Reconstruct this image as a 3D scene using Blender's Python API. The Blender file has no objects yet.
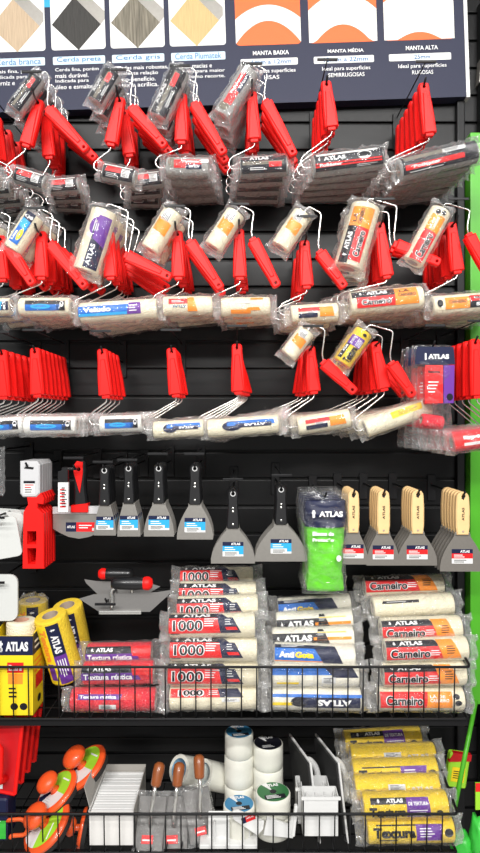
import bpy, bmesh, math, random
from mathutils import Vector, Matrix, noise
# ------------------------------------------------------------------ camera, world, lights
S = bpy.context.scene
COL = S.collection
F, D = 620.0, 1.8                      # focal length in pixels, distance camera - wall
cam = bpy.data.objects.new('camera', bpy.data.cameras.new('camera'))
COL.objects.link(cam); S.camera = cam
cam.data.sensor_fit = 'VERTICAL'; cam.data.sensor_height = 36.0; cam.data.lens = 36.0 * F / 853
cam.location = (0, -D, 0); cam.rotation_euler = (math.radians(90), 0, 0)
cam.data.shift_y = -5.5 / 853
cam.data.clip_start = 0.02
S.view_settings.view_transform = 'Standard'; S.view_settings.look = 'None'
S.view_settings.gamma = 1.0; S.view_settings.use_curve_mapping = False
S.view_settings.exposure = -0.02
S.cycles.transparent_max_bounces = 40
S.cycles.max_bounces = 6
w = bpy.data.worlds.new('world'); S.world = w; w.use_nodes = True
w.node_tree.nodes['Background'].inputs[0].default_value = (0.95, 0.97, 1.0, 1)
w.node_tree.nodes['Background'].inputs[1].default_value = 0.14
def area(name, loc, rot, sx, sy, power, col=(1, 1, 1)):
    l = bpy.data.lights.new(name, 'AREA'); l.shape = 'RECTANGLE'; l.size = sx; l.size_y = sy
    l.energy = power; l.color = col
    o = bpy.data.objects.new(name, l); COL.objects.link(o); o.location = loc
    o.rotation_euler = [math.radians(a) for a in rot]
    return o
# three rows of ceiling tubes of the shop, over and behind the photographer
for i_, (x_, y_, z_, e_) in enumerate(((-.8, -1.9, 1.75, 10), (.8, -1.9, 1.75, 10), (-.9, -2.7, 1.7, 36), (.9, -2.7, 1.7, 36), (-1.0, -3.7, 1.6, 72), (1.0, -3.7, 1.6, 72))):
    area('ceiling_tube_light', (x_, y_, z_), (28 + 14 * (i_ // 2), 0, 0), 1.5, .10, e_, (1, .985, .96))
# broad fill light added far behind the camera to lift the lower baskets
area('added_front_fill', (0.2, -5.2, -.4), (90, 0, 0), 3.6, 1.4, 16, (1, .99, .97))

def P(px, py, d):                       # point seen at pixel (px, py) that stands d metres off the wall
    k = (D - d) / F
    return Vector(((px - 240) * k, -d, (421 - py) * k))
# ------------------------------------------------------------------ materials
MAT = {}
def mat(name, col, rough=.5, metal=0, coat=0, bump=0, bscale=200, var=0, sheen=0):
    m = bpy.data.materials.new(name); m.use_nodes = True
    nt = m.node_tree; b = nt.nodes['Principled BSDF']
    b.inputs['Base Color'].default_value = (*col, 1); b.inputs['Roughness'].default_value = rough
    b.inputs['Specular IOR Level'].default_value = .28 if (rough in (.45, .5, .55) and not metal) else .45
    b.inputs['Metallic'].default_value = metal; b.inputs['Coat Weight'].default_value = coat
    tc = nt.nodes.new('ShaderNodeTexCoord')
    nz = nt.nodes.new('ShaderNodeTexNoise'); nz.inputs['Scale'].default_value = bscale
    nz.inputs['Detail'].default_value = 3
    nt.links.new(tc.outputs['Object'], nz.inputs['Vector'])
    v = var or .04
    mx = nt.nodes.new('ShaderNodeMix'); mx.data_type = 'RGBA'
    mx.inputs['A'].default_value = (*[c * (1 - v) for c in col], 1)
    mx.inputs['B'].default_value = (*[min(1, c * (1 + v)) for c in col], 1)
    nt.links.new(nz.outputs['Fac'], mx.inputs['Factor']); nt.links.new(mx.outputs['Result'], b.inputs['Base Color'])
    if bump:
        bp = nt.nodes.new('ShaderNodeBump'); bp.inputs['Strength'].default_value = bump
        bp.inputs['Distance'].default_value = .004
        nt.links.new(nz.outputs['Fac'], bp.inputs['Height']); nt.links.new(bp.outputs['Normal'], b.inputs['Normal'])
    MAT[name] = m
    return m
def film(name, tint, base, edge, rough, cloud=.3):
    m = bpy.data.materials.new(name); m.use_nodes = True; nt = m.node_tree
    nt.nodes.remove(nt.nodes['Principled BSDF']); out = nt.nodes['Material Output']
    tr = nt.nodes.new('ShaderNodeBsdfTransparent'); tr.inputs[0].default_value = (.99, .99, .99, 1)
    gl = nt.nodes.new('ShaderNodeBsdfGlossy'); gl.inputs['Roughness'].default_value = rough
    gl.inputs['Color'].default_value = (*tint, 1)
    df = nt.nodes.new('ShaderNodeBsdfDiffuse'); df.inputs[0].default_value = (*tint, 1)
    a = nt.nodes.new('ShaderNodeMixShader'); a.inputs[0].default_value = cloud
    nt.links.new(gl.outputs[0], a.inputs[1]); nt.links.new(df.outputs[0], a.inputs[2])
    lw = nt.nodes.new('ShaderNodeLayerWeight'); lw.inputs[0].default_value = .35
    tc = nt.nodes.new('ShaderNodeTexCoord'); nz = nt.nodes.new('ShaderNodeTexNoise'); nz.inputs['Scale'].default_value = 55
    nz.inputs['Detail'].default_value = 2; nz.inputs['Distortion'].default_value = 1.5
    nt.links.new(tc.outputs['Object'], nz.inputs['Vector'])
    bp = nt.nodes.new('ShaderNodeBump'); bp.inputs['Strength'].default_value = .9; bp.inputs['Distance'].default_value = .006
    nt.links.new(nz.outputs['Fac'], bp.inputs['Height'])
    nt.links.new(bp.outputs['Normal'], gl.inputs['Normal']); nt.links.new(bp.outputs['Normal'], lw.inputs['Normal'])
    mr = nt.nodes.new('ShaderNodeMapRange'); mr.inputs['To Min'].default_value = base; mr.inputs['To Max'].default_value = edge
    nt.links.new(lw.outputs['Facing'], mr.inputs['Value'])
    f = nt.nodes.new('ShaderNodeMixShader')
    nt.links.new(mr.outputs[0], f.inputs[0]); nt.links.new(tr.outputs[0], f.inputs[1]); nt.links.new(a.outputs[0], f.inputs[2])
    nt.links.new(f.outputs[0], out.inputs[0]); MAT[name] = m
film('clear_film', (1, 1, 1), .018, .58, .11, .22)
film('crinkle_film', (1, 1, 1), .13, .75, .12, .40)
film('milky_film', (1, 1, 1), .10, .6, .14, .3)
mat('wall_black', (.004, .004, .0045), .40, bump=.04, bscale=60, var=.2)
MAT['wall_black'].node_tree.nodes['Principled BSDF'].inputs['Specular IOR Level'].default_value = .28
mat('groove_black', (.002, .002, .002), .6)
mat('floor_grey', (.45, .44, .42), .3)
mat('post_green', (.08, .42, .02), .4)
mat('red', (.88, .010, .008), .45)
mat('red_dark', (.55, .008, .012), .4)
mat('red_label', (.78, .018, .02), .45)
mat('orange', (.90, .13, .03), .5)
mat('orange_label', (.93, .30, .03), .45)
mat('navy', (.010, .014, .050), .45)
mat('black_label', (.010, .010, .016), .45)
mat('blue_label', (.015, .15, .55), .45)
mat('sky_label', (.03, .38, .75), .45)
mat('purple', (.14, .035, .30), .45)
mat('yellow', (.90, .68, .03), .5, var=.08, bscale=90)
mat('yellow_label', (.92, .68, .02), .45)
mat('white', (.76, .76, .75), .4)
mat('white_soft', (.82, .80, .77), .6)
mat('paper', (.80, .79, .75), .7)
mat('grey_box', (.36, .34, .31), .7)
mat('silver_text', (.6, .6, .6), .5)
mat('fleece_cream', (.84, .77, .58), .95, bump=.9, bscale=260, var=.10)
mat('fleece_white', (.84, .83, .78), .95, bump=.8, bscale=260, var=.08)
mat('fleece_ivory', (.86, .82, .70), .95, bump=.8, bscale=260, var=.08)
mat('fleece_grey', (.34, .335, .32), .95, bump=.9, bscale=200, var=.35)
mat('fleece_yellow', (.86, .60, .035), .9, bump=1.0, bscale=220, var=.15)
mat('fleece_red', (.75, .03, .05), .9, bump=1.0, bscale=200, var=.25)
mat('foam_red', (.72, .02, .03), .8, bump=.4, bscale=300)
mat('foam_black', (.02, .02, .02), .9)
mat('card_core', (.42, .33, .26), .8)
mat('pink_core', (.72, .40, .28), .8)
mat('steel_dull', (.13, .125, .12), .5, metal=.25, var=.08)
mat('chrome', (.80, .79, .76), .22, metal=.85)
mat('steel', (.40, .38, .35), .36, metal=.8, bump=.03, bscale=120, var=.08)
mat('steel_grey', (.27, .25, .225), .42, metal=.6, var=.08)
mat('black_metal', (.007, .007, .008), .45)
mat('black_plastic', (.009, .009, .010), .35, coat=.1)
mat('grey_plastic', (.55, .55, .56), .4)
mat('frosted', (.60, .61, .59), .35)
mat('green_pack', (.14, .62, .03), .45, bump=.5, bscale=70, var=.25)
mat('green_lime', (.36, .72, .04), .45)
mat('green_bright', (.05, .55, .06), .35)
mat('wood_pale', (.82, .56, .27), .45, coat=.2, var=.12, bscale=40)
mat('wood_red', (.30, .085, .025), .3, coat=.5, var=.25, bscale=60)
mat('tape_cream', (.76, .75, .67), .35, coat=.2)
mat('core_blue', (.25, .45, .62), .7)
mat('panel_orange', (.80, .16, .05), .5)
mat('panel_white', (.80, .79, .77), .5)
mat('bristle_beige', (.50, .38, .26), .8, bump=.6, bscale=150, var=.25)
mat('bristle_dark', (.05, .048, .045), .8, bump=.6, bscale=150, var=.5)
mat('bristle_grey', (.20, .18, .14), .8, bump=.8, bscale=110, var=.9)
mat('bristle_gold', (.56, .42, .20), .8, bump=.6, bscale=150, var=.25)
mat('board_navy', (.030, .033, .062), .55, var=.06)
mat('board_cyan', (.03, .35, .65), .4)
mat('pill_blue', (.60, .74, .85), .5)
mat('text_blue', (.03, .16, .36), .5)
mat('text_white', (.86, .86, .86), .5)
mat('text_black', (.012, .012, .014), .5)
# bristles get fine parallel streaks
for n_, ang in (('bristle_beige', .6), ('bristle_dark', .6), ('bristle_grey', .6), ('bristle_gold', .6)):
    nt = MAT[n_].node_tree
    nz = [x for x in nt.nodes if x.type == 'TEX_NOISE'][0]; tc = [x for x in nt.nodes if x.type == 'TEX_COORD'][0]
    mp = nt.nodes.new('ShaderNodeMapping'); mp.inputs['Rotation'].default_value = (0, ang, 0); mp.inputs['Scale'].default_value = (3, 1, .15)
    nt.links.new(tc.outputs['Object'], mp.inputs['Vector']); nt.links.new(mp.outputs[0], nz.inputs['Vector'])
# ------------------------------------------------------------------ mesh tools
class G:
    def __init__(s): s.v = []; s.f = []; s.m = []; s.mats = []
    def mi(s, m):
        if m not in s.mats: s.mats.append(m)
        return s.mats.index(m)
    def add(s, vs, fs, m, M=None):
        o = len(s.v)
        s.v += [tuple(M @ Vector(v)) if M else tuple(v) for v in vs]
        s.f += [tuple(i + o for i in f) for f in fs]; s.m += [s.mi(m)] * len(fs)
        return s
    def mesh(s, name, smooth=False, angle=None):
        me = bpy.data.meshes.new(name); me.from_pydata(s.v, [], s.f)
        for m in s.mats: me.materials.append(MAT[m])
        me.polygons.foreach_set('material_index', s.m)
        if smooth: me.polygons.foreach_set('use_smooth', [True] * len(s.f))
        me.update()
        if smooth and angle: me.set_sharp_from_angle(angle=math.radians(angle))
        return me
def box(g, x0, x1, y0, y1, z0, z1, m, M=None, bev=0):
    if bev <= 0:
        vs = [(x, y, z) for x in (x0, x1) for y in (y0, y1) for z in (z0, z1)]
        g.add(vs, [(0, 1, 3, 2), (4, 6, 7, 5), (0, 4, 5, 1), (2, 3, 7, 6), (0, 2, 6, 4), (1, 5, 7, 3)], m, M); return g
    bm = bmesh.new(); bmesh.ops.create_cube(bm, size=1)
    for v in bm.verts:
        v.co = Vector(((x0 + x1) / 2 + v.co.x * (x1 - x0), (y0 + y1) / 2 + v.co.y * (y1 - y0), (z0 + z1) / 2 + v.co.z * (z1 - z0)))
    bmesh.ops.bevel(bm, geom=bm.edges[:], offset=bev, segments=2, affect='EDGES', profile=.6)
    bm.verts.index_update()
    g.add([v.co[:] for v in bm.verts], [[v.index for v in f.verts] for f in bm.faces], m, M); bm.free(); return g
def tube(g, pts, r, m, n=8, cap=True, radii=None, M=None):
    pts = [Vector(p) for p in pts]; vs = []; fs = []
    up = Vector((0, 1, 0)); prev = None
    for i, p in enumerate(pts):
        t = ((pts[i + 1] if i < len(pts) - 1 else p) - (pts[i - 1] if i else p)).normalized()
        if prev is None:
            a = up if abs(t.dot(up)) < .9 else Vector((1, 0, 0))
            nrm = t.cross(a).normalized()
        else:
            nrm = (prev - t * prev.dot(t)).normalized()
        prev = nrm; b = t.cross(nrm); rr = radii[i] if radii else r
        vs += [p + (nrm * math.cos(2 * math.pi * k / n) + b * math.sin(2 * math.pi * k / n)) * rr for k in range(n)]
    for i in range(len(pts) - 1):
        for k in range(n):
            a, b2 = i * n + k, i * n + (k + 1) % n
            fs.append((a, b2, b2 + n, a + n))
    if cap: fs.append(tuple(range(n))[::-1]); fs.append(tuple(range(len(pts) * n - n, len(pts) * n)))
    g.add(vs, fs, m, M); return g
def bend(pts, r=.006, n=3):                # round the corners of a polyline
    pts = [Vector(p) for p in pts]; out = [pts[0]]
    for i in range(1, len(pts) - 1):
        a, b, c = pts[i - 1], pts[i], pts[i + 1]
        d1, d2 = (a - b), (c - b); rr = min(r, d1.length * .45, d2.length * .45)
        p1, p2 = b + d1.normalized() * rr, b + d2.normalized() * rr
        for k in range(n + 1):
            t = k / n; out.append(p1 * (1 - t) ** 2 + b * 2 * t * (1 - t) + p2 * t * t)
    out.append(pts[-1]); return out
def lathe(g, prof, m, n=24, M=None, axis='X', mats=None):   # prof: (radius, along)
    vs = []
    for r, x in prof:
        for k in range(n):
            a = 2 * math.pi * k / n; c, s_ = r * math.cos(a), r * math.sin(a)
            vs.append((x, -c, s_) if axis == 'X' else (c, s_, x))
    for i in range(len(prof) - 1):
        fs = []
        for k in range(n):
            a, b = i * n + k, i * n + (k + 1) % n
            fs.append((a, b, b + n, a + n) if axis != 'X' else (a, a + n, b + n, b))
        if i == 0: off = len(g.v); g.add(vs, [], m, M)
        g.f += [tuple(q + off for q in f) for f in fs]; g.m += [g.mi(mats[i] if mats else m)] * len(fs)
    return g
def prism(g, outer, y0, y1, m, holes=(), M=None, inset=0, mf=None):
    """outline in XZ, extruded in Y from y0 (front) to y1 (back); inset rounds the front edge a little"""
    bm = bmesh.new()
    def loop(pts, y): return [bm.verts.new((p[0], y, p[1])) for p in pts]
    cx = sum(p[0] for p in outer) / len(outer); cz = sum(p[1] for p in outer) / len(outer)
    def ins(pts, d):
        n = len(pts); o = []
        A = sum(pts[i][0] * pts[(i + 1) % n][1] - pts[(i + 1) % n][0] * pts[i][1] for i in range(n))
        sg = 1 if A > 0 else -1
        for i in range(n):
            a, b, c = Vector(pts[i - 1]), Vector(pts[i]), Vector(pts[(i + 1) % n])
            e1 = (b - a).normalized(); e2 = (c - b).normalized()
            nn = Vector((-(e1.y + e2.y), e1.x + e2.x)); nn = nn.normalized() if nn.length > 1e-6 else Vector((-e1.y, e1.x))
            o.append(tuple(b + nn * d * sg))
        return o
    rings = [loop(ins(outer, inset), y0), loop(outer, y0 + inset), loop(outer, y1 - inset), loop(ins(outer, inset), y1)] if inset else [loop(outer, y0), loop(outer, y1)]
    for a, b in zip(rings, rings[1:]):
        for i in range(len(a)): bm.faces.new((a[i], a[(i + 1) % len(a)], b[(i + 1) % len(a)], b[i]))
    hl = []
    for h in holes:
        a, b = loop(h, y0), loop(h, y1); hl.append((a, b))
        for i in range(len(a)): bm.faces.new((a[i], b[i], b[(i + 1) % len(a)], a[(i + 1) % len(a)]))
    for side, ring in ((0, rings[0]), (1, rings[-1])):
        if not hl: bm.faces.new(ring if side else ring[::-1]); continue
        es = []
        for lp in [ring] + [h[side] for h in hl]:
            for i in range(len(lp)):
                es.append(bm.edges.get((lp[i], lp[(i + 1) % len(lp)])) or bm.edges.new((lp[i], lp[(i + 1) % len(lp)])))
        bmesh.ops.triangle_fill(bm, edges=es, use_beauty=True)
    bmesh.ops.recalc_face_normals(bm, faces=bm.faces[:]); bm.verts.index_update()
    g.add([v.co[:] for v in bm.verts], [[v.index for v in f.verts] for f in bm.faces], m, M); bm.free(); return g
def circ(x, z, r, n=12): return [(x + r * math.cos(2 * math.pi * k / n), z + r * math.sin(2 * math.pi * k / n)) for k in range(n)]
def rrect(x0, x1, z0, z1, r, n=4):
    o = []
    for cx, cz, a0 in ((x1 - r, z1 - r, 0), (x0 + r, z1 - r, 90), (x0 + r, z0 + r, 180), (x1 - r, z0 + r, 270)):
        for k in range(n + 1):
            a = math.radians(a0 + 90 * k / n); o.append((cx + r * math.cos(a), cz + r * math.sin(a)))
    return o
def link(name, me, parent=None, loc=(0, 0, 0), rot=(0, 0, 0), label=None):
    o = bpy.data.objects.new(name, me); COL.objects.link(o); o.parent = parent
    o.location = loc; o.rotation_euler = rot
    if label: o['label'] = label
    return o
def tag(o, label, cat, group=None):
    n = len(label.split())
    if n > 16 or n < 4: print('LABEL WORDS', n, label)
    o['label'] = label; o['category'] = cat
    if group: o['group'] = group
    return o
def empty(name, loc=(0, 0, 0), rot=(0, 0, 0)):
    o = bpy.data.objects.new(name, None); COL.objects.link(o); o.location = loc; o.rotation_euler = rot
    o.empty_display_size = .02; return o
KIDS = {}
def kids(o):
    return [c for c in COL.objects if c.parent == o]
def copy_tree(o, parent=None, ch=None):
    c = o.copy(); COL.objects.link(c); c.parent = parent
    for k in (kids(o) if ch is None else ch): copy_tree(k, c)
    return c
def struct(o): o['kind'] = 'structure'; return o
# ------------------------------------------------------------------ lettering
TXT = {}
def text2d(s, bold=.03):
    k = (s, bold)
    if k in TXT: return TXT[k]
    cu = bpy.data.curves.new('lettering', 'FONT'); cu.body = s; cu.size = 1; cu.offset = bold; cu.resolution_u = 3
    o = bpy.data.objects.new('lettering', cu); COL.objects.link(o)
    dg = bpy.context.evaluated_depsgraph_get(); dg.update()
    me = bpy.data.meshes.new_from_object(o.evaluated_get(dg))
    bpy.data.objects.remove(o); bpy.data.curves.remove(cu)
    bm = bmesh.new(); bm.from_mesh(me); bpy.data.meshes.remove(me)
    xs = [v.co.x for v in bm.verts]; zs = [v.co.y for v in bm.verts]
    x0, x1, z0, z1 = min(xs), max(xs), min(zs), max(zs)
    for q in range(1, 4):
        g_ = bm.verts[:] + bm.edges[:] + bm.faces[:]
        bmesh.ops.bisect_plane(bm, geom=g_, plane_co=(0, z0 + (z1 - z0) * q / 4, 0), plane_no=(0, 1, 0))
    bm.verts.index_update()
    r = ([((v.co.x - x0) / (x1 - x0), (v.co.y - z0) / (z1 - z0)) for v in bm.verts], [[v.index for v in f.verts] for f in bm.faces])
    bm.free(); TXT[k] = r
    return r
def put_text(g, s, u0, u1, v0, v1, m, fmap, bold=.03, flip=False, lay=3):
    vs, fs = text2d(s, bold)
    out = []
    for a, b in vs:
        if flip: a, b = 1 - a, 1 - b
        out.append(fmap(u0 + (u1 - u0) * a, v0 + (v1 - v0) * b, lay))
    g.add(out, fs, m)
def put_quad(g, u0, u1, v0, v1, sl, m, fmap, lay=1, sl0=None):
    """sl shifts the right edge's top, sl0 the left edge's top (slanted print)"""
    sl0 = 0 if sl0 is None else sl0
    n = max(1, int(abs(v1 - v0) / .18)) if g.curved else 1; vs = []; fs = []
    for i in range(n + 1):
        t = i / n; v = v0 + (v1 - v0) * t
        vs += [fmap(u0 + sl0 * t, v, lay), fmap(u1 + sl * t, v, lay)]
    for i in range(n): fs.append((2 * i, 2 * i + 1, 2 * i + 3, 2 * i + 2))
    g.add(vs, fs, m)
def draw(spec, fmap, curved):
    """print: ('q',u0,u1,v0,v1,mat[,slant right[,slant left[,layer]]])  ('t',text,u0,u1,v0,v1,mat[,bold[,flip]])  ('l',u0,u1,v0,v1,mat,n) fine print  ('d',u,v,r,mat)"""
    g = G(); g.curved = curved
    for it in spec:
        if it[0] == 'q':
            put_quad(g, *it[1:5], it[6] if len(it) > 6 else 0, it[5], fmap, it[8] if len(it) > 8 else 1, it[7] if len(it) > 7 else None)
        elif it[0] == 't':
            put_text(g, it[1], *it[2:6], it[6], fmap, it[7] if len(it) > 7 else .03, it[8] if len(it) > 8 else False, it[9] if len(it) > 9 else 4)
        elif it[0] == 'l':
            u0, u1, v0, v1, m, n = it[1:7]; rr = random.Random(len(g.v)); h = (v1 - v0) / n
            for i in range(n):
                e = u0 + (u1 - u0) * rr.uniform(.6, 1)
                put_quad(g, u0, e, v0 + i * h + h * .3, v0 + i * h + h * .7, 0, m, fmap, 3)
        elif it[0] == 'd':
            u, v, ru, rv, m = it[1:6]
            vs = [fmap(u + ru * math.cos(k * math.pi / 6), v + rv * math.sin(k * math.pi / 6), 2) for k in range(12)]
            g.add(vs, [tuple(range(12))], m)
    return g
def cyl_print(name, spec, L, R):
    def fm(u, v, lay): r = R + .0012 + lay * .0003; return (u * L, -r * math.cos(v), r * math.sin(v))
    return draw(spec, fm, True).mesh(name)
def flat_print(name, spec, W, H, y=0):
    def fm(u, v, lay): return (u * W, y - lay * .00025, v * H)
    return draw(spec, fm, False).mesh(name)
# ------------------------------------------------------------------ printed designs on cylinder packs (u in -.5...5, v in radians)
def lg(u, v, m='text_white', s=1):        # little maker's mark
    return [('d', u, v + .05 * s, .014 * s, .05 * s, m), ('q', u - .018 * s, u + .018 * s, v - .08 * s, v - .03 * s, m, 0, 0, 3), ('q', u - .006 * s, u + .006 * s, v - .14 * s, v + .14 * s, m, 0, 0, 3)]
PR = {}
PR['1000'] = [('q', -.5, .14, -.62, .62, 'red_label', -.0), ('q', -.5, .12, .62, 1.1, 'black_label', -.06), ('q', .10, .34, -.62, .62, 'navy', -.10, -.04, 2),
              ('q', .06, .18, .62, 1.1, 'navy', -.08, -.04, 2),
              ('t', '1000', -.46, -.10, -.42, .46, 'text_white', .06, False, 3), ('t', '1000', -.45, -.11, -.37, .41, 'text_black', .02, False, 5),
              ('l', -.09, .08, -.1, .6, 'text_white', 4), ('l', .15, .24, .0, .55, 'silver_text', 3), ('q', .17, .30, -.36, -.12, 'red_label', -.02, -.02, 3),
              ('t', 'ATLAS', -.34, -.02, .70, 1.0, 'text_white', .04)] + lg(-.42, .85) + [('l', -.48, -.36, -.75, -.55, 'text_black', 1)]
PR['1000b'] = [('q', -.48, .10, .15, .85, 'red_label'), ('q', .08, .34, .15, .85, 'navy', -.06, -.03, 2), ('t', '1000', -.40, -.1, .22, .75, 'text_white', .09, False, 3),
               ('t', '1000', -.385, -.115, .27, .7, 'text_black', .035, False, 5), ('l', -.05, .08, .3, .7, 'text_white', 3), ('q', .1, .3, -.2, .08, 'white', 0, 0, 2), ('l', .13, .28, -.14, .0, 'text_black', 2)]
PR['carneiro'] = [('q', -.5, .20, -.50, .55, 'red_label', -.02), ('q', -.5, .16, .55, 1.15, 'black_label', -.08), ('q', .18, .40, -.50, 1.15, 'orange_label', -.10, -.08, 2),
                  ('t', 'ATLAS', -.34, -.06, .68, 1.02, 'text_white', .05)] + lg(-.40, .85) + [
                  ('t', 'Carneiro', -.46, .03, -.34, .40, 'text_white', .07, False, 3), ('t', 'Carneiro', -.45, .02, -.29, .35, 'text_black', .03, False, 5),
                  ('l', .03, .15, -.2, .3, 'text_white', 3), ('l', .22, .33, -.1, .6, 'text_black', 4)]
PR['carneiro2'] = [('q', -.5, .04, -.6, .7, 'red_label', .02), ('q', .04, .34, -.6, .7, 'orange_label', .0, .02, 2), ('t', 'Carneiro', -.44, .0, -.40, .38, 'text_white', .07, False, 3),
                   ('t', 'Carneiro', -.43, -.01, -.35, .33, 'text_black', .03, False, 5), ('t', 'LÃ DE', .08, .26, .2, .45, 'text_white', .02), ('t', 'CARNEIRO', .08, .3, -.1, .14, 'text_white', .02),
                   ('d', .39, .3, .04, .22, 'black_label'), ('d', .41, -.2, .04, .22, 'black_label')]
PR['plain'] = [('q', -.40, .06, .55, .80, 'black_label', 0, .02), ('l', -.34, .0, .6, .75, 'silver_text', 1)]
PR['antigota'] = [('q', -.5, .12, -.35, .65, 'blue_label', -.04), ('q', -.5, .10, .65, 1.0, 'navy', -.04), ('q', .10, .34, -.5, .95, 'navy', -.10, -.14, 2),
                  ('t', 'Anti', -.45, -.26, -.12, .35, 'text_white', .06), ('t', 'Gota', -.25, -.02, -.12, .35, 'yellow_label', .06), ('l', -.42, -.1, .72, .95, 'text_white', 2), ('q', -.5, .1, -.43, -.35, 'orange_label')]
PR['atlas_white'] = [('q', -.5, .02, -.30, .55, 'black_label', .10), ('t', 'ATLAS', -.36, -.02, -.12, .38, 'text_white', .05)] + lg(-.43, .12) + [
                     ('q', .0, .46, -.05, .18, 'orange_label', 0, 0, 2), ('q', .02, .22, -.75, .9, 'black_label', -.10, .04, 2), ('l', .05, .16, .3, .7, 'silver_text', 3), ('q', .05, .40, .55, .62, 'yellow_label', 0, 0, 3)]
PR['anti_back'] = [('q', -.5, .28, .30, .85, 'blue_label', -.03), ('q', .2, .48, .1, .85, 'navy', -.06, -.1, 2), ('q', .06, .22, -.4, .15, 'white', 0, 0, 2), ('l', .08, .2, -.35, .1, 'text_black', 4), ('q', -.45, -.2, -.5, -.3, 'yellow_label')]
PR['atlas_flip'] = [('q', -.16, .48, -.4, .45, 'navy', 0, -.0), ('q', -.5, .5, .45, .7, 'blue_label'), ('t', 'ATLAS', .0, .38, -.2, .28, 'text_white', .05, True), ('q', -.5, -.28, -.2, .05, 'yellow_label'),
                    ('d', -.2, .1, .1, .4, 'black_label')]
PR['rustica'] = [('q', -.5, .22, .30, .95, 'black_label', .0), ('q', -.5, .34, -.30, .30, 'purple', -.06), ('q', .22, .5, .1, .95, 'red_label', 0, -.03, 2), ('t', 'ATLAS', -.34, -.08, .45, .80, 'text_white', .05)] + lg(-.40, .62) + [
                ('t', 'Textura rústica', -.47, .22, -.24, .22, 'text_white', .03)]
PR['rustica2'] = [('q', -.4, .1, .35, .8, 'purple', .02), ('q', .1, .34, .35, .8, 'red_label', .0, .02, 2), ('t', 'Textura rústica', -.38, .05, .45, .7, 'text_white', .04), ('q', -.15, .05, -.5, -.05, 'white'), ('l', -.13, .03, -.45, -.1, 'text_black', 4)]
PR['textura'] = [('q', -.42, -.0, .48, .95, 'black_label', 0), ('t', 'ATLAS', -.24, -.04, .58, .86, 'text_white', .05)] + lg(-.33, .72) + [
                 ('q', .0, .28, -.55, .95, 'purple', -.02, .0), ('l', .03, .24, -.5, .1, 'text_white', 4), ('t', 'DE TEXTURA', .02, .25, .38, .62, 'text_white', .03),
                 ('t', 'Textura', -.44, -.01, -.45, .28, 'text_black', .05), ('d', .38, -.2, .04, .22, 'black_label'), ('l', -.38, -.1, -.6, -.42, 'text_black', 1)]
PR['textura2'] = [('q', -.4, .05, .62, .72, 'black_label', 0), ('q', .05, .33, -.45, .72, 'purple', .03), ('l', .09, .28, -.2, .5, 'text_white', 4), ('t', 'Textura', -.44, .04, -.20, .50, 'text_black', .05), ('d', .42, .1, .05, .3, 'black_label'), ('l', -.38, -.1, -.5, -.25, 'text_black', 1)]
PR['textura3'] = [('q', -.12, .08, .0, .55, 'silver_text'), ('l', -.1, .06, .02, .5, 'text_black', 5), ('l', -.4, -.2, -.2, .3, 'text_black', 2), ('t', 'ATLAS', .14, .4, .12, .36, 'silver_text', .03), ('q', -.5, .1, -.75, -.55, 'orange_label')]
PR['standing'] = [('q', -.46, .02, .0, .75, 'navy'), ('q', .02, .46, .0, .75, 'purple'), ('t', 'ATLAS', -.30, -.02, .16, .58, 'text_white', .05), ('l', .08, .4, .1, .65, 'text_white', 4), ('q', -.46, .46, -.75, .0, 'yellow_label'), ('t', 'Textura', -.40, .1, -.5, -.08, 'orange_label', .06), ('q', .14, .4, -.55, -.15, 'purple', 0, 0, 2)] + lg(-.38, .36)
PR['poly_grey'] = [('q', -.45, .45, -.85, .9, 'black_label'), ('q', -.38, .08, -.1, .5, 'red_label', 0, .03, 2), ('q', .1, .34, -.45, .45, 'white', 0, 0, 2), ('l', .12, .32, -.4, .4, 'text_black', 5), ('l', -.35, .05, -.7, -.2, 'silver_text', 3), ('q', -.45, .4, .6, .8, 'white_soft', 0, 0, 2)]
PR['poly_red'] = [('q', -.3, .34, -.35, .45, 'red_label'), ('q', -.02, .34, -.45, -.05, 'navy', 0, 0, 2), ('t', 'Poliéster', -.1, .3, .1, .35, 'text_white', .03), ('t', 'ATLAS', .05, .3, -.34, -.14, 'text_white', .05, True), ('d', -.36, .2, .08, .5, 'bristle_grey'), ('q', .3, .5, .1, .5, 'text_white')]
PR['poly_dark'] = [('q', -.48, .46, -.9, .95, 'black_label'), ('t', 'ATLAS', -.3, .1, .35, .75, 'text_white', .04), ('q', -.45, .4, -.1, .22, 'bristle_grey', 0, 0, 2), ('l', -.3, .15, -.6, -.3, 'text_white', 2), ('q', .1, .36, -.35, .1, 'red_label', 0, 0, 3), ('q', -.48, .2, .82, .95, 'white_soft', 0, 0, 3)]
PR['poly_long'] = [('q', -.48, .48, -.85, .95, 'black_label'), ('q', -.45, .42, .55, .85, 'white_soft', 0, 0, 2), ('t', 'ATLAS', -.36, -.05, .02, .38, 'text_white', .04), ('d', .22, .2, .1, .4, 'white'), ('q', -.48, .46, -.5, -.15, 'red_label', 0, 0, 2), ('t', 'Poliéster', -.42, -.1, -.46, -.2, 'text_white', .03), ('l', .1, .4, -.8, -.55, 'silver_text', 2)] + lg(-.42, .2)
PR['poly_long2'] = [('q', -.48, .48, -.85, .9, 'black_label'), ('q', -.45, .05, .3, .7, 'bristle_grey', 0, 0, 2), ('q', .05, .34, .25, .7, 'white', 0, 0, 2), ('l', .07, .32, .3, .65, 'text_black', 4), ('q', -.45, .3, -.5, -.1, 'red_label', 0, 0, 2), ('t', 'Poliéster', -.35, .0, -.42, -.16, 'text_white', .03), ('l', -.4, .3, -.8, -.6, 'silver_text', 1)]
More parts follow.
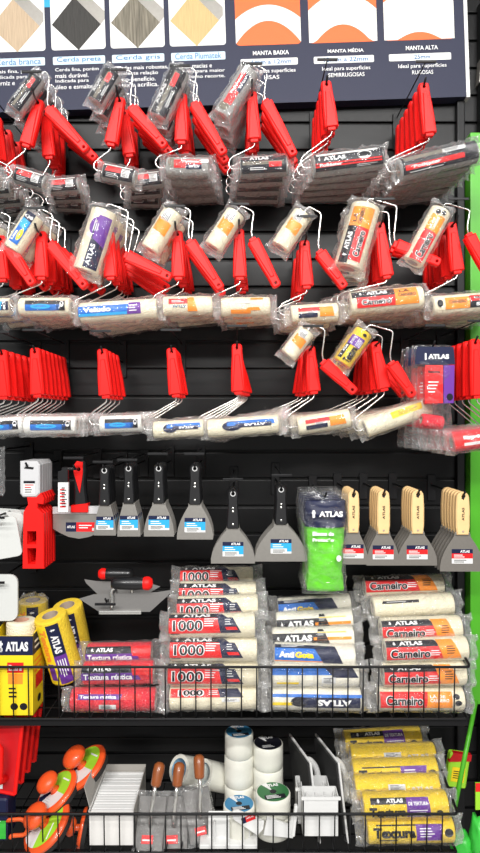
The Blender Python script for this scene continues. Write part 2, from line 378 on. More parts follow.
PR['blue'] = [('q', -.35, .28, -.5, .45, 'blue_label', .03), ('t', 'Lisa', -.3, -.05, .1, .36, 'text_white', .05), ('q', .05, .28, -.4, .4, 'sky_label', .03, .03, 2), ('d', -.1, -.2, .16, .22, 'yellow_label'), ('q', .28, .5, -.5, .45, 'navy', 0, .03, 1), ('d', .38, .1, .04, .3, 'text_white'), ('d', .38, -.3, .04, .15, 'text_white')]
PR['blue_black'] = [('q', -.35, .25, .1, .55, 'black_label', .03), ('q', -.35, .3, -.5, .1, 'blue_label', .03), ('d', -.05, -.1, .2, .25, 'sky_label'), ('q', .25, .42, -.5, .5, 'black_label'), ('d', .36, .15, .04, .3, 'text_white')]
PR['veludo'] = [('q', -.5, .12, -.5, .45, 'blue_label', .03), ('q', -.5, .12, -.5, -.25, 'sky_label', 0, 0, 2), ('t', 'Veludo', -.44, -.08, -.15, .32, 'text_white', .05), ('q', .12, .30, -.5, .6, 'purple', .0, .03), ('l', .15, .26, -.3, .4, 'text_white', 3)]
PR['purple'] = [('q', -.46, .1, -1.0, .1, 'navy', .12), ('q', -.1, .38, -1.0, .0, 'purple', 0, 0.1, 2), ('t', 'ATLAS', -.42, -.08, -.35, -.02, 'text_white', .03), ('d', .2, .05, .14, .45, 'purple'), ('l', .12, .3, -.2, .2, 'text_white', 3)]
PR['respingo'] = [('q', -.38, .02, .05, .6, 'red_label', .0), ('q', .0, .2, -.7, .75, 'orange_label', -.08, .0, 2), ('l', -.32, -.05, .15, .45, 'text_white', 2), ('t', 'ATLAS', -.3, -.02, -.3, -.08, 'text_blue', .02, True)]
PR['respingo_flip'] = [('q', -.3, .1, -.85, -.4, 'orange_label'), ('q', .0, .3, -.5, -.2, 'orange_label', -.04, .04, 2), ('q', .1, .35, .6, .85, 'orange_label'), ('l', -.1, .2, .1, .3, 'silver_text', 1)]
PR['respingo_blue'] = [('q', -.35, .1, .1, .5, 'red_label'), ('q', -.35, .05, -.55, -.1, 'navy'), ('q', .1, .4, -.5, .5, 'orange_label', -.03), ('q', -.18, .05, -.1, .1, 'white', 0, 0, 2), ('l', -.16, .04, -.1, .1, 'text_black', 3)]
PR['orange_mid'] = [('q', -.12, .18, -.7, .7, 'orange_label', .05, .05), ('q', .18, .42, -.3, .5, 'white'), ('l', .2, .4, -.25, .45, 'text_black', 5)]
PR['carn_hang'] = [('q', -.48, .10, .30, .95, 'black_label', .0), ('t', 'ATLAS', -.28, .0, .45, .80, 'text_white', .05)] + lg(-.36, .62) + [
                   ('q', -.42, .10, -.55, .30, 'red_label'), ('t', 'Carneiro', -.36, .05, -.35, .12, 'text_white', .09, False, 3), ('t', 'Carneiro', -.35, .04, -.32, .09, 'text_black', .03, False, 5),
                   ('q', .10, .42, -.55, .95, 'orange_label', -.02), ('t', 'LÃ', .16, .3, .45, .75, 'text_black', .02), ('t', 'CARNEIRO', .14, .38, .1, .35, 'text_black', .02)]
PR['carn_hang_flip'] = [('q', -.35, -.02, -.5, .6, 'orange_label'), ('t', 'CARNEIRO', -.3, -.06, .0, .3, 'text_black', .02), ('q', -.02, .5, .1, .7, 'red_label'), ('q', -.02, .5, -.5, .1, 'black_label'), ('t', 'ATLAS', .06, .44, -.35, -.05, 'text_white', .05, True), ('t', 'Carneiro', .04, .46, .2, .55, 'text_white', .08, True, 3), ('t', 'Carneiro', .05, .45, .23, .52, 'text_black', .03, True, 5), ('d', -.42, .1, .04, .35, 'black_label')]
PR['blue_flip'] = [('q', -.22, .45, .1, .62, 'blue_label', -.02), ('q', -.10, .4, -.1, .3, 'navy', 0, .0, 2), ('t', 'ATLAS', .02, .32, .0, .24, 'text_white', .05, True), ('d', -.15, .1, .14, .5, 'navy')]
PR['yellow_tag'] = [('q', -.1, .35, .05, .75, 'yellow_label', .02), ('l', .0, .3, .15, .6, 'text_black', 3)]
PR['red_pack'] = [('q', -.5, .5, -.7, .9, 'red_label'), ('t', 'Espuma', -.3, .3, .1, .5, 'text_white', .05), ('q', -.3, .5, -.45, -.15, 'white', 0, 0, 2)]
# ------------------------------------------------------------------ sleeve, bag
MC = {}
def sleeve_mesh(L, r, m, core='card_core'):
    k = ('s', round(L, 4), round(r, 4), m, core)
    if k not in MC:
        g = G(); rc = min(r * .5, .019); e = min(.005, r * .3)
        prof = [(rc, L / 2 - .02), (rc, L / 2), (rc + .001, L / 2)] + [(r - e + e * math.sin(a), L / 2 - e + e * math.cos(a)) for a in (0, .5, 1, 1.57)]
        nb = 10
        prof += [(r + (random.Random(i).uniform(-1, 1) * .0004), L / 2 - e - (L - 2 * e) * i / nb) for i in range(1, nb)]
        prof += [(r - e + e * math.sin(a), -L / 2 + e - e * math.cos(a)) for a in (1.57, 1, .5, 0)] + [(rc + .001, -L / 2), (rc, -L / 2), (rc, -L / 2 + .02)]
        ms = [core, core] + [m] * (len(prof) - 5) + [core, core]
        lathe(g, prof, m, 22, mats=ms); MC[k] = g.mesh('roller_sleeve', True, 50)
    return MC[k]
def bag_mesh(L, r, seed=0, ext=.016, m='clear_film', puff=1.12, flare=1.15, amp=.10):
    k = ('b', round(L, 4), round(r, 4), seed, ext, m, puff, flare, amp)
    if k in MC: return MC[k]
    rr = random.Random(seed * 77 + int(L * 1000)); g = G(); n = 20; xs = []
    nb = max(8, int(L / .011))
    for i in range(5): xs.append((-L / 2 - ext + ext * i / 5, 1 - i / 5))
    xs += [(-L / 2 + L * i / nb, 0) for i in range(nb + 1)]
    for i in range(4, -1, -1): xs.append((L / 2 + ext - ext * i / 5, 1 - i / 5))
    vs = []
    ph = rr.uniform(0, 9)
    for x, fl in xs:
        s_ = fl ** .7
        for q in range(n):
            a = 2 * math.pi * q / n; c, s = math.cos(a), math.sin(a)
            nz = noise.noise(Vector((x * 60 + ph, c * 1.8, s * 1.8 + ph * 3)))
            nz2 = noise.noise(Vector((x * 160 + ph, c * 4, s * 4 + ph)))
            f = puff + amp * abs(nz) * 2 + amp * .5 * abs(nz2)
            ry = r * f * (1 - s_) + r * .10 * s_; rz = r * f * (1 - s_) + r * flare * s_ * (1 + .15 * nz)
            wave = s_ * r * .35 * math.sin(a * 0 + x * 90 + s * 5 + ph)
            vs.append((x + s_ * rr.uniform(-.002, .002), -c * ry + wave, s * rz))
    fs = []
    for i in range(len(xs) - 1):
        for q in range(n):
            a, b = i * n + q, i * n + (q + 1) % n; fs.append((a, a + n, b + n, b))
    ne = 5 * n
    g.add(vs, fs, m)
    if m == 'clear_film':
        ci = g.mi('crinkle_film')
        for i in list(range(ne)) + list(range(len(fs) - ne, len(fs))): g.m[i] = ci
    MC[k] = g.mesh('plastic_bag', False)
    return MC[k]
def print_mesh(key, L, r):
    k = ('p', key, round(L, 4), round(r, 4))
    if k not in MC: MC[k] = cyl_print('printed_label', PR[key], L, r)
    return MC[k]
def sleeve_parts(root, loc, roty, L, r, fm, pr, seed, tiltx=0, bagm='clear_film', core='card_core', ext=.016, flare=1.15, nobag=False, puff=1.12, amp=.10, rot=None):
    R = rot or (Matrix.Rotation(roty, 4, 'Y') @ Matrix.Rotation(tiltx, 4, 'X')).to_euler()
    sl_ = link('roller_sleeve', sleeve_mesh(L, r, fm, core), root, loc, R)
    if pr: link('printed_label', print_mesh(pr, L, r), sl_)
    if not nobag: link('plastic_bag', bag_mesh(L, r, seed, ext, bagm, puff, flare, amp), root, loc, R)
# ------------------------------------------------------------------ roller handle
def handle_mesh(H, wid=.035):
    k = ('h', round(H, 3), wid)
    if k in MC: return MC[k]
    g = G(); w0, w1 = wid * .37, wid * .5; top = .011
    o = []
    for i in range(9):
        a = math.pi * i / 8; c_ = math.cos(a); o.append((w0 * math.copysign(abs(c_) ** .6, c_), top - w0 * .8 + w0 * .8 * math.sin(a) ** .7))
    o += [(-w0 * 1.03, -.02), (-w1 * .92, -H * .5), (-w1, -H + .002), (-w1 * .93, -H), (w1 * .93, -H), (w1, -H + .002), (w1 * .92, -H * .5), (w0 * 1.03, -.02)]
    prism(g, o, -.010, .010, 'red', holes=[circ(0, 0, .0042, 10)], inset=.003)
    # raised grip panel down the front and back, collar where the wire enters
    prism(g, [(-w0 * .45, -.016), (w0 * .45, -.016), (w1 * .80, -H + .001), (-w1 * .80, -H + .001)], -.0125, .0125, 'red', inset=.0024)
    box(g, -w1 * .55, w1 * .55, -.008, .008, -H - .007, -H + .002, 'red', bev=.002)
    MC[k] = g.mesh('handle', False)
    return MC[k]
def wire_mesh(pts, r=.0019):
    g = G(); tube(g, bend(pts, .009, 4), r, 'chrome', 7); return g.mesh('wire_frame', True)
SF = 400.0                             # pixels per metre at the front of the hooks
def px(x, z, y=0): return Vector((x / SF, y, z / SF))
def make_roller(t, seed):
    """t: hook-relative pixels  hole=(x,z) tip=(x,z) wire=[..] a,b = sleeve ends, r, fleece, print"""
    root = empty('paint_roller')
    hx, hz = t['hole']; wx, wz = t['tip']; H = math.hypot(wx - hx, wz - hz) / SF
    link('handle', handle_mesh(H, t.get('wid', .035)), root, px(hx, hz), (0, math.atan2(-(wx - hx), -(wz - hz)), 0))
    a, b = Vector(t['a']), Vector(t['b']); mid = (a + b) / 2; d = (b - a); L = d.length / SF; e = d.normalized()
    th = math.atan2(-d.y, d.x)
    sy = t.get('sy', 0)
    pts = [px(wx, wz)] + [px(*p) for p in t['wire']]
    inn = (t['into'] == 'a'); s0 = a if inn else b; dr = e if inn else -e
    pts += [px(*(s0 - dr * 9), sy), px(*(s0 + dr * 4), sy), px(*(s0 + dr * min(16, d.length * .5)), sy)]
    link('wire_frame', wire_mesh(pts), root)
    sleeve_parts(root, px(mid.x, mid.y, sy), th, L, t['r'] / SF, t['fleece'], t['print'], seed, t.get('roll', 0), t.get('bag', 'clear_film'), ext=t.get('ext', .018), flare=t.get('flare', 1.3), puff=t.get('puff', 1.10), amp=t.get('amp', .22))
    return root
def U(H, a, b, r, fleece, pr, drop=6, lean=0, **k):      # hangs by the hole in its handle
    side = 1 if k.get('into', 'a') == 'a' else -1
    s0 = a if side == 1 else b
    d = dict(hole=(0, 0), tip=(lean, -H), wire=[(lean, -H - drop), (s0[0] - side * 8, s0[1] + 12), (s0[0] - side * 12, s0[1] + 6)], a=a, b=b, r=r, fleece=fleece, print=pr, into='a')
    d.update(k); return d
def I(start, end, a, b, r, fleece, pr, wire, into='b', **k):   # hangs by its bent wire, handle pointing down
    d = dict(wid=.031, hole=end, tip=start, wire=wire, a=a, b=b, r=r, fleece=fleece, print=pr, into=into)
    d.update(k); return d
# ------------------------------------------------------------------ hooks
DF = .26
def make_hook(x, z, length, name_label, rail=.052, second=True, tipw=.05, up=0.0):
    root = empty('display_hook', (x, 0, z))
    g = G(); prism(g, rrect(-.012, .012, -.045, .030 if not second else rail + .012, .003), -.007, 0, 'black_metal', inset=.0008)
    link('back_plate', g.mesh('back_plate'), root)
    g = G(); tube(g, bend([(0, -.004, 0), (0, -length + .004, 0), (0, -length - .012, .012)], .008), .0026, 'black_metal', 8)
    link('rod', g.mesh('rod', True), root)
    if second:
        g = G(); tube(g, [(0, -.004, rail), (0, -length - .012, rail)], .0016, 'black_metal', 6); link('upper_rod', g.mesh('upper_rod', True), root)
        g = G(); box(g, -tipw / 2, tipw / 2, -length - .015, -length - .011, rail - .0035, rail + .0025, 'black_metal', bev=.0008)
        link('tip_bar', g.mesh('tip_bar'), root)
    return tag(root, name_label, 'hook', 'black display hooks on the slatted wall')
NTH = ['first', 'second', 'third', 'fourth', 'fifth', 'sixth', 'seventh', 'eighth', 'ninth']
POS = ['frontmost', 'second', 'third', 'fourth', 'fifth', 'sixth', 'seventh', 'rearmost']
def posw(i, n): return 'frontmost' if i == 0 else ('rearmost' if i == n - 1 else POS[i] + '-from-front')
RND = random.Random(5)
def roller_hook(hx, hy, row, k, groups, df=DF, back=.045):
    """groups: list of (spec, look, [slot,...], fan) - slots number the places along the hook from the front"""
    W = P(hx, hy, df); rowname = ['top', 'second', 'third'][row]
    where = f'{NTH[k]} hook of {rowname} row'
    slots = max(max(s) for _, _, s, _ in groups) + 1
    dd = (df - back) / max(1, slots - 1) if slots > 1 else 0
    dd = min(dd, .046)
    make_hook(W.x, W.z + .0015, df + .012, f'black wire display hook holding red-handled rollers, {NTH[k]} of {rowname} row', rail=.05)
    for spec, look, sl, fan in groups:
        proto = None; ch = None
        inv = spec['hole'] != (0, 0)
        for j, s in enumerate(sl):
            if proto is None: o = proto = make_roller(spec, k * 3 + row); ch = kids(proto)
            else: o = copy_tree(proto, None, ch)
            o.location = (W.x, -(df - s * dd), W.z - (.0 if inv else .0012))
            ang = fan[j % len(fan)] if isinstance(fan, list) else fan[0] + fan[1] * j
            o.rotation_euler = (0, math.radians(-ang + RND.uniform(-.8, .8)), RND.uniform(-.03, .03))
            how = 'hanging head-up, handle down,' if inv else 'hanging by handle,'
            pos = 'only' if len(sl) == 1 else posw(j, len(sl))
            tag(o, f'{pos} roller with {look} {how} {where}', 'paint roller', f'rollers on the {where}')
# ------------------------------------------------------------------ the setting
PITCH = .0795
z0 = (421 - 342) / 344.4
g = G()
zs = [z0 + PITCH * i for i in range(-26, 14)]
for z in zs:
    box(g, -1.35, 1.35, .0, .012, z + .004, z + PITCH - .004, 'wall_black', bev=.0018)
box(g, -1.35, 1.35, .010, .03, zs[0], zs[-1] + PITCH, 'groove_black')
struct(link('wall_back', g.mesh('wall_back')))
g = G(); box(g, -3, 3, -5, .03, -1.72, -1.70, 'floor_grey'); struct(link('floor', g.mesh('floor')))
def rod_mesh(pts, r, m, name='rod', n=8): g = G(); tube(g, pts, r, m, n); return g.mesh(name, True)
g = G(); x = P(472, 0, .03).x
box(g, x - .012, x + .020, -.05, -.002, -.80, .815, 'post_green', bev=.003)
struct(link('trim_1', g.mesh('trim_1')))
g = G(); box(g, x - .038, x - .016, -.02, -.002, -1.3, 1.2, 'black_metal', bev=.003)
struct(link('trim_2', g.mesh('trim_2')))
# a slotted upright of the shelving, with its slots cut
g = G(); xs_ = P(483, 0, .02).x
prism(g, [(xs_ - .01, -1.3), (xs_ + .05, -1.3), (xs_ + .05, 1.2), (xs_ - .01, 1.2)], -.03, -.002, 'groove_black')
struct(link('trim_3', g.mesh('trim_3')))
# ------------------------------------------------------------------ header board
BD = .035
B0 = P(0, 116, BD); kx = (D - BD) / F
board = empty('header_board', (P(235, 0, BD).x, -BD, P(0, 105, BD).z), (0, math.radians(-1.9), 0))
tag(board, 'navy header board above the hooks with bristle and orange roller-nap pictures', 'sign')
bx = lambda p: (p - 235) * kx
bz = lambda y, p=235: (105 - y) * kx           # y measured where the board is crossed at x = 235
g = G(); box(g, bx(-60), bx(466), -.004, BD - .002, 0, .42, 'board_navy'); box(g, bx(466), bx(469.5), -.006, BD - .002, -.002, .42, 'white')
box(g, bx(-60), bx(105), -.0045, 0, bz(2), bz(-40), 'board_cyan')
link('panel', g.mesh('panel'), board)
def bquad(g, spec):
    pass
def board_print(name, items, label=None):
    g = G(); g.curved = False
    def fm(u, v, lay): return (bx(u), -.0045 - lay * .0003, bz(v))
    for it in items:
        if it[0] == 'r': g.add([fm(a, b, it[5] if len(it) > 5 else 1) for a, b in it[1]], [tuple(range(len(it[1])))], it[2])
        if it[0] == 't': put_text(g, it[1], it[2], it[3], it[5], it[4], it[6], fm, it[7] if len(it) > 7 else .0, lay=5)
    return link(name, g.mesh(name), board, label=label)
def rr2(x0, x1, y0, y1, r): return [(a, b) for a, b in rrect(x0, x1, y0, y1, r)][::-1]
def rr1(x0, x1, y0, y1, r): return [(a, b) for a, b in rrect(x0, x1, y0, y1, r)]
rotc = lambda x, y, a: (x, y)
brist = [(-7, 48, 'bristle_beige', 'Cerda branca'), (54, 108, 'bristle_dark', 'Cerda preta'), (113, 167, 'bristle_grey', 'Cerda gris'), (172, 228, 'bristle_gold', 'Cerda Plumatek')]
small = [['mais fina, para', 'indicada para', 'verniz e'], ['Cerda fina, porém', 'mais durável.', 'Indicada para', 'óleo e esmalte.'], ['Cerdas mais robustas,', 'excelente relação', 'custo-benefício.', 'Látex e acrílica.'], ['Cerdas macias e', 'flexíveis para maior', 'precisão no recorte.']]
def SL(p): return (p - 235) * 0.0        # the board itself carries the slope
for i, (x0, x1, m, name) in enumerate(brist):
    yt = 48 - 2.5
    board_print('photo_panel', [('r', rr1(x0, x1, -30, yt, 3), 'panel_white', 0, 0, 1),
        ('r', [(x0 + 1, 20), (x0 + 24, -7), (x0 + 50, 21), (x0 + 27, 46)], m, 0, 0, 2),
        ('r', [(x0 + 24, -7), (x0 + 31, -15), (x0 + 54, 8), (x0 + 54, 16), (x0 + 50, 21)], 'steel', 0, 0, 3)], label='white panel with ' + m.split('_')[1] + ' brush bristles')
    board_print('name_strip', [('r', rr1(x0 + 1, x1 - 1, 52, 60, 1.2), 'pill_blue', 0, 0, 1), ('t', name, x0 + 5, x1 - 5, 52.8, 58.8, 'text_blue')])
    its = []
    for j, s_ in enumerate(small[i]):
        its.append(('t', s_, x0 + 3, x0 + 3 + len(s_) * 2.55, 63.5 + j * 5.6, 67.8 + j * 5.6, 'text_white', .005))
    board_print('fine_print', its)
mant = [(238, 303, 'BAIXA', '6mm a 12mm', 'LISAS', 23, 9, 48), (311, 379, 'MÉDIA', '13mm a 22mm', 'SEMIRRUGOSAS', 29, 24, 44), (386, 456, 'ALTA', '25mm', 'RUGOSAS', 39, 36, 60)]
for x0, x1, n1, n2, n3, yt, nap, kk in mant:
    xc = (x0 + x1) / 2
    def arc(y, k, n=16): return [(x0 + (x1 - x0) * i / n, max(-29, min(y + ((x0 + (x1 - x0) * i / n - xc) ** 2) / k, 46.5))) for i in range(n + 1)]
    a1, a2, a3 = arc(yt, kk), arc(yt - 7, kk * 1.15), arc(yt - 7 - nap, kk * 1.6)
    items = [('r', rr1(x0, x1, -30, 47, 4), 'panel_orange', 0, 0, 1)]
    for q in range(16):
        items += [('r', [a3[q], a3[q + 1], a2[q + 1], a2[q]], 'fleece_white', 0, 0, 2), ('r', [a2[q], a2[q + 1], a1[q + 1], a1[q]], 'white', 0, 0, 2)]
    board_print('photo_panel', items, label='orange panel showing nap thickness')
    cx = xc + 2
    board_print('heading', [('t', 'MANTA ' + n1, cx - 18 if n1 != 'ALTA' else cx - 16, cx + 18 if n1 != 'ALTA' else cx + 16, 53, 57.2, 'text_white', .02)])
    board_print('size_strip', [('r', rr1(x0 + 4, x1 - 4, 60.5, 67.5, 1.2), 'white', 0, 0, 1), ('t', n2, cx - len(n2) * 2, cx + len(n2) * 2, 61.8, 66.2, 'text_blue', .01)])
    board_print('fine_print', [('t', 'Ideal para superfícies', cx - 24, cx + 24, 71, 76, 'text_white', .005), ('t', n3, cx - len(n3) * 1.5, cx + len(n3) * 1.5, 77.5, 81.5, 'text_white', .005)])
# neighbouring panel beyond the board
g = G(); q = P(478, 0, .02).x
prism(g, [(q, P(0, 84, .02).z), (q + .12, P(0, 80, .02).z), (q + .12, .8), (q + .02, .8), (q + .008, P(0, 40, .02).z)], -.03, -.002, 'steel_grey')
t = link('side_sign_panel', g.mesh('side_sign_panel')); tag(t, 'grey panel edge standing beyond the white end of the header board', 'panel')
# ------------------------------------------------------------------ top row of rollers
def small_I(hx=48, hz=-52, sx=14, sz=-13, top=(5, 20), bot=(-20, -12), r=8, fl='fleece_grey', pr='poly_dark', **k):
    return I((sx, sz), (hx, hz), bot, top, r, fl, pr, [(sx - 2, sz + 9), (sx + 1, top[1] + 1)], **k)
roller_hook(-14, 108, 0, 0, [(U(42, (-24, -70), (10, -70), 8, 'fleece_grey', 'poly_grey', into='b'), 'grey-labelled bag', [0, 2, 4, 6], (4, 1))])
roller_hook(35, 98, 0, 1, [
    (U(43, (-2, -75), (30, -75), 8.2, 'fleece_grey', 'poly_grey'), 'small grey bag', [1, 3, 5, 7], [-16, 5, 2, -2]),
    (small_I(), 'small grey bag', [0, 2, 4, 6], (1, 3))])
roller_hook(118, 96, 0, 2, [
    (U(43, (-2, -72), (32, -72), 8.5, 'fleece_grey', 'poly_grey'), 'small grey bag', [1, 3, 5, 7], [-12, 6, 3, 0]),
    (small_I(hx=44, hz=-48, top=(-4, 22), bot=(-22, -8), r=9, pr='poly_dark'), 'small grey bag', [0, 2, 4, 6], (0, 4))])
roller_hook(181, 92, 0, 3, [
    (U(44, (-15, -70), (28, -70), 10, 'fleece_grey', 'poly_red'), 'red and navy label', [1, 3, 5, 7], (0, 1)),
    (small_I(hx=42, hz=-58, top=(-1, 20), bot=(-22, -28), r=10, pr='poly_dark'), 'dark red label', [0, 2, 4], (-2, 2))])
roller_hook(252, 90, 0, 4, [
    (U(44, (-16, -72), (32, -72), 10, 'fleece_grey', 'poly_dark'), 'dark label', [1, 3, 5, 7], (3, -1)),
    (small_I(hx=40, hz=-62, top=(-2, 18), bot=(-30, -28), r=10, pr='poly_red'), 'red label', [0, 2, 4], (-1, 3))])
roller_hook(326, 86, 0, 5, [
    (U(42, (-20, -79), (50, -75), 10.5, 'fleece_grey', 'poly_long', lean=2), 'wide grey bag', [0, 1, 2, 3, 4], (4, -1.2))])
roller_hook(423, 88, 0, 6, [
    (U(46, (-30, -80), (48, -66), 11, 'fleece_grey', 'poly_long2', lean=3), 'wide grey bag', [0, 1, 2, 3, 4, 5], (3, -1.0))])
# ------------------------------------------------------------------ second row
roller_hook(-5, 235, 1, 0, [
    (U(40, (-26, -68), (8, -68), 9, 'fleece_cream', 'blue', into='a'), 'cream sleeve', [1, 3, 5], (2, 2)),
    (small_I(hx=36, hz=-46, top=(-8, 18), bot=(-26, -20), r=9, pr='blue', fl='fleece_cream'), 'cream sleeve', [0, 2, 4], (0, 3))])
roller_hook(38, 232, 1, 1, [
    (U(42, (-22, -72), (30, -72), 9.5, 'fleece_cream', 'blue_black'), 'blue-black label', [1, 3, 5, 6, 7], (0, 1.5)),
    (small_I(hx=46, hz=-52, top=(-3, 16), bot=(-25, -18), r=10, pr='blue', fl='fleece_cream', wire=None) if 0 else small_I(hx=46, hz=-52, top=(-3, 16), bot=(-25, -18), r=10, pr='blue', fl='fleece_cream'), 'blue label', [0, 2, 4], (0, 3))])
roller_hook(107, 232, 1, 2, [
    (U(42, (-30, -78), (48, -74), 10.5, 'fleece_cream', 'veludo', lean=1), 'blue velvet label', [1, 3, 5, 6, 7], (0, 1.5)),
    (small_I(hx=60, hz=-44, sx=20, sz=-24, top=(-2, 20), bot=(-21, -40), r=13, pr='purple', fl='fleece_cream', flare=1.25), 'purple label', [0, 2, 4], (0, -6))])
roller_hook(176, 230, 1, 3, [
    (U(43, (-16, -72), (34, -72), 10, 'fleece_cream', 'respingo'), 'orange and red label', [1, 3, 5], (1, 3)),
    (small_I(hx=42, hz=-56, top=(-2, 18), bot=(-26, -20), r=10.5, pr='orange_mid', fl='fleece_cream'), 'orange label', [0, 2], (0, 2))])
roller_hook(239, 228, 1, 4, [
    (U(45, (-20, -75), (30, -75), 10, 'fleece_cream', 'respingo_flip'), 'cream and orange bag', [1, 3, 5], (1, 2)),
    (small_I(hx=36, hz=-55, top=(-3, 15), bot=(-26, -20), r=10, pr='orange_mid', fl='fleece_cream'), 'orange label', [0], (0, 0))])
roller_hook(306, 240, 1, 5, [
    (U(42, (-18, -70), (30, -70), 9.5, 'fleece_cream', 'respingo_blue'), 'orange and navy label', [1, 3, 5], (3, -2.5)),
    (small_I(hx=36, hz=-44, top=(-3, 26), bot=(-26, -8), r=10, pr='orange_mid', fl='fleece_cream'), 'orange label', [0], (0, 0))])
roller_hook(382, 223, 1, 6, [
    (U(50, (-36, -76), (38, -74), 12, 'fleece_cream', 'carn_hang', lean=4), 'black-red-orange label', [1, 3, 5, 6, 7], (3, -2)),
    (small_I(hx=54, hz=-38, sx=14, sz=-22, top=(-16, 16), bot=(-34, -46), r=14.5, pr='carn_hang', fl='fleece_cream', flare=1.25), 'black-red-orange label', [0, 2], (0, 8))])
roller_hook(455, 223, 1, 7, [
    (U(45, (-22, -80), (52, -76), 10.5, 'fleece_cream', 'carn_hang_flip', lean=5), 'orange wool label', [1, 3, 5, 6, 7], (2, -1.5)),
    (small_I(hx=36, hz=-56, top=(-14, 12), bot=(-42, -40), r=10.5, pr='carneiro2', fl='fleece_cream'), 'red wool label', [0], (0, 0))])
# ------------------------------------------------------------------ third row
def U3(H, a, b, r, pr, fl='fleece_white', **k): return U(H, a, b, r, fl, pr, **k)
roller_hook(3, 354, 2, 0, [(U3(42, (-30, -72), (20, -70), 8.5, 'blue_black'), 'blue label', [0, 1, 2, 3, 4], (2, .6))])
roller_hook(36, 352, 2, 1, [(U3(42, (-14, -72), (38, -74), 9, 'blue_black'), 'blue label', [0, 1, 2, 3, 4, 5, 6], (2, .5))])
roller_hook(103, 353, 2, 2, [(U3(42, (-8, -70), (34, -72), 8.5, 'blue_black'), 'blue label', [0, 1, 2, 3], (4, 1))])
roller_hook(172, 352, 2, 3, [(U3(42, (-22, -76), (28, -76), 8.5, 'blue_flip', 'fleece_cream', lean=2), 'upside-down blue label', [0, 1, 2], (2, 1.5))])
roller_hook(237, 348, 2, 4, [(U3(43, (-28, -80), (42, -74), 9, 'blue_flip', 'fleece_cream', lean=2), 'upside-down blue label', [0, 1, 2, 3, 4, 5], (-1, 2.5))])
roller_hook(312, 348, 2, 5, [
    (U3(42, (-20, -76), (34, -72), 9.5, 'respingo_blue', 'fleece_cream'), 'orange and red label', [1, 2, 4, 5], (5, -4)),
    (small_I(hx=40, hz=-41, sx=12, sz=-15, top=(-5, 17), bot=(-24, -8), r=9, pr='orange_mid', fl='fleece_cream'), 'orange label', [0], (0, 0))])
roller_hook(378, 344, 2, 6, [
    (U3(44, (-20, -82), (48, -66), 9.5, 'yellow_tag', 'fleece_cream', lean=4), 'yellow tag', [1, 2, 4, 5, 6], (6, -4)),
    (small_I(hx=33, hz=-48, sx=14, sz=-20, top=(-14, 12), bot=(-36, -20), r=9.5, pr='textura', fl='fleece_yellow'), 'yellow sleeve', [0, 3], (0, 3))])
roller_hook(474, 343, 2, 8, [(U3(52, (-24, -98), (22, -92), 10, 'red_pack', 'fleece_red', lean=2, into='b'), 'red bag', [0, 1, 2, 3, 4], (1, -.8))])
# ------------------------------------------------------------------ red and navy kits beside the third row's last rollers
W = P(432, 347, DF)
make_hook(W.x, W.z, DF + .012, 'black wire display hook carrying navy and red bagged roller kits', rail=.05)
def kit():
    root = empty('roller_kit')
    g = G(); n = 14; vs = []; fs = []
    nz = 26; H = .26
    def prof(t):    # half width, half depth down the bag
        w_ = .050 + .003 * math.sin(t * 9); d_ = .003 + .024 * min(1, t * 6) * (1 if t < .62 else max(.25, 1 - (t - .62) * 1.2)); return w_, d_
    for i in range(nz + 1):
        t = i / nz; w_, d_ = prof(t)
        for q in range(n):
            a = 2 * math.pi * q / n; k = noise.noise(Vector((math.cos(a) * 3, math.sin(a) * 3, t * 14)))
            vs.append((math.cos(a) * w_ * (1 + .14 * k * (t > .5)) * (1 - .12 * max(0, t - .4)), math.sin(a) * d_ * (1 + .5 * k), .004 - H * t + .004 * k))
    for i in range(nz):
        for q in range(n): a, b = i * n + q, i * n + (q + 1) % n; fs.append((a, b, b + n, a + n))
    g.add(vs, fs, 'clear_film'); link('plastic_bag', g.mesh('plastic_bag'), root)
    g = G(); prism(g, [(-.046, -.002), (.046, -.002), (.050, -.045), (-.050, -.045)], -.0215, -.020, 'navy'); 
    vs = [];
    def fm(u, v, lay): return (u, -.0225 - lay * .0003, v)
    g.curved = False
    put_text(g, 'ATLAS', -.018, .034, -.032, -.020, 'text_white', fm, .05); put_quad(g, -.026, -.022, -.034, -.018, 0, 'text_white', fm)
    link('header_card', g.mesh('header_card'), root)
    sleeve_parts(root, (-.003, 0, -.095), math.radians(90), .095, .019, 'foam_red', None, 1, nobag=True)
    g = G(); g.curved = False
    prism(g, [(-.025, -.047), (.019, -.047), (.019, -.14), (-.025, -.14)], -.0225, -.0215, 'red_label')
    prism(g, [(.021, -.047), (.048, -.047), (.046, -.14), (.021, -.14)], -.0225, -.0215, 'purple')
    g.curved = False
    for i in range(4): put_quad(g, -.018, .008 - .003 * i, -.09 - i * .008, -.087 - i * .008, 0, 'text_white', fm, 2)
    put_text(g, 'Espuma', -.018, .012, -.068, -.060, 'text_black', fm, .05)
    g.add([fm(.036 + .008 * math.cos(k), -.125 + .009 * math.sin(k), 3) for k in [i * math.pi / 6 for i in range(12)]], [tuple(range(12))], 'black_label')
    link('printed_insert', g.mesh('printed_insert'), root)
    sleeve_parts(root, (.0, .002, -.185), math.radians(8), .055, .017, 'fleece_red', None, 1, nobag=True)
    return root
k0 = kit(); ch = kids(k0)
for i in range(3):
    o = k0 if i == 0 else copy_tree(k0, None, ch)
    o.location = (W.x, -(DF - .048 * i), W.z); o.rotation_euler = (0, math.radians(1.5 * i), .05 * (-1) ** i)
    tag(o, f'{posw(i, 3)} bagged roller kit with navy header and red insert, third row', 'roller kit', 'navy and red roller kits')
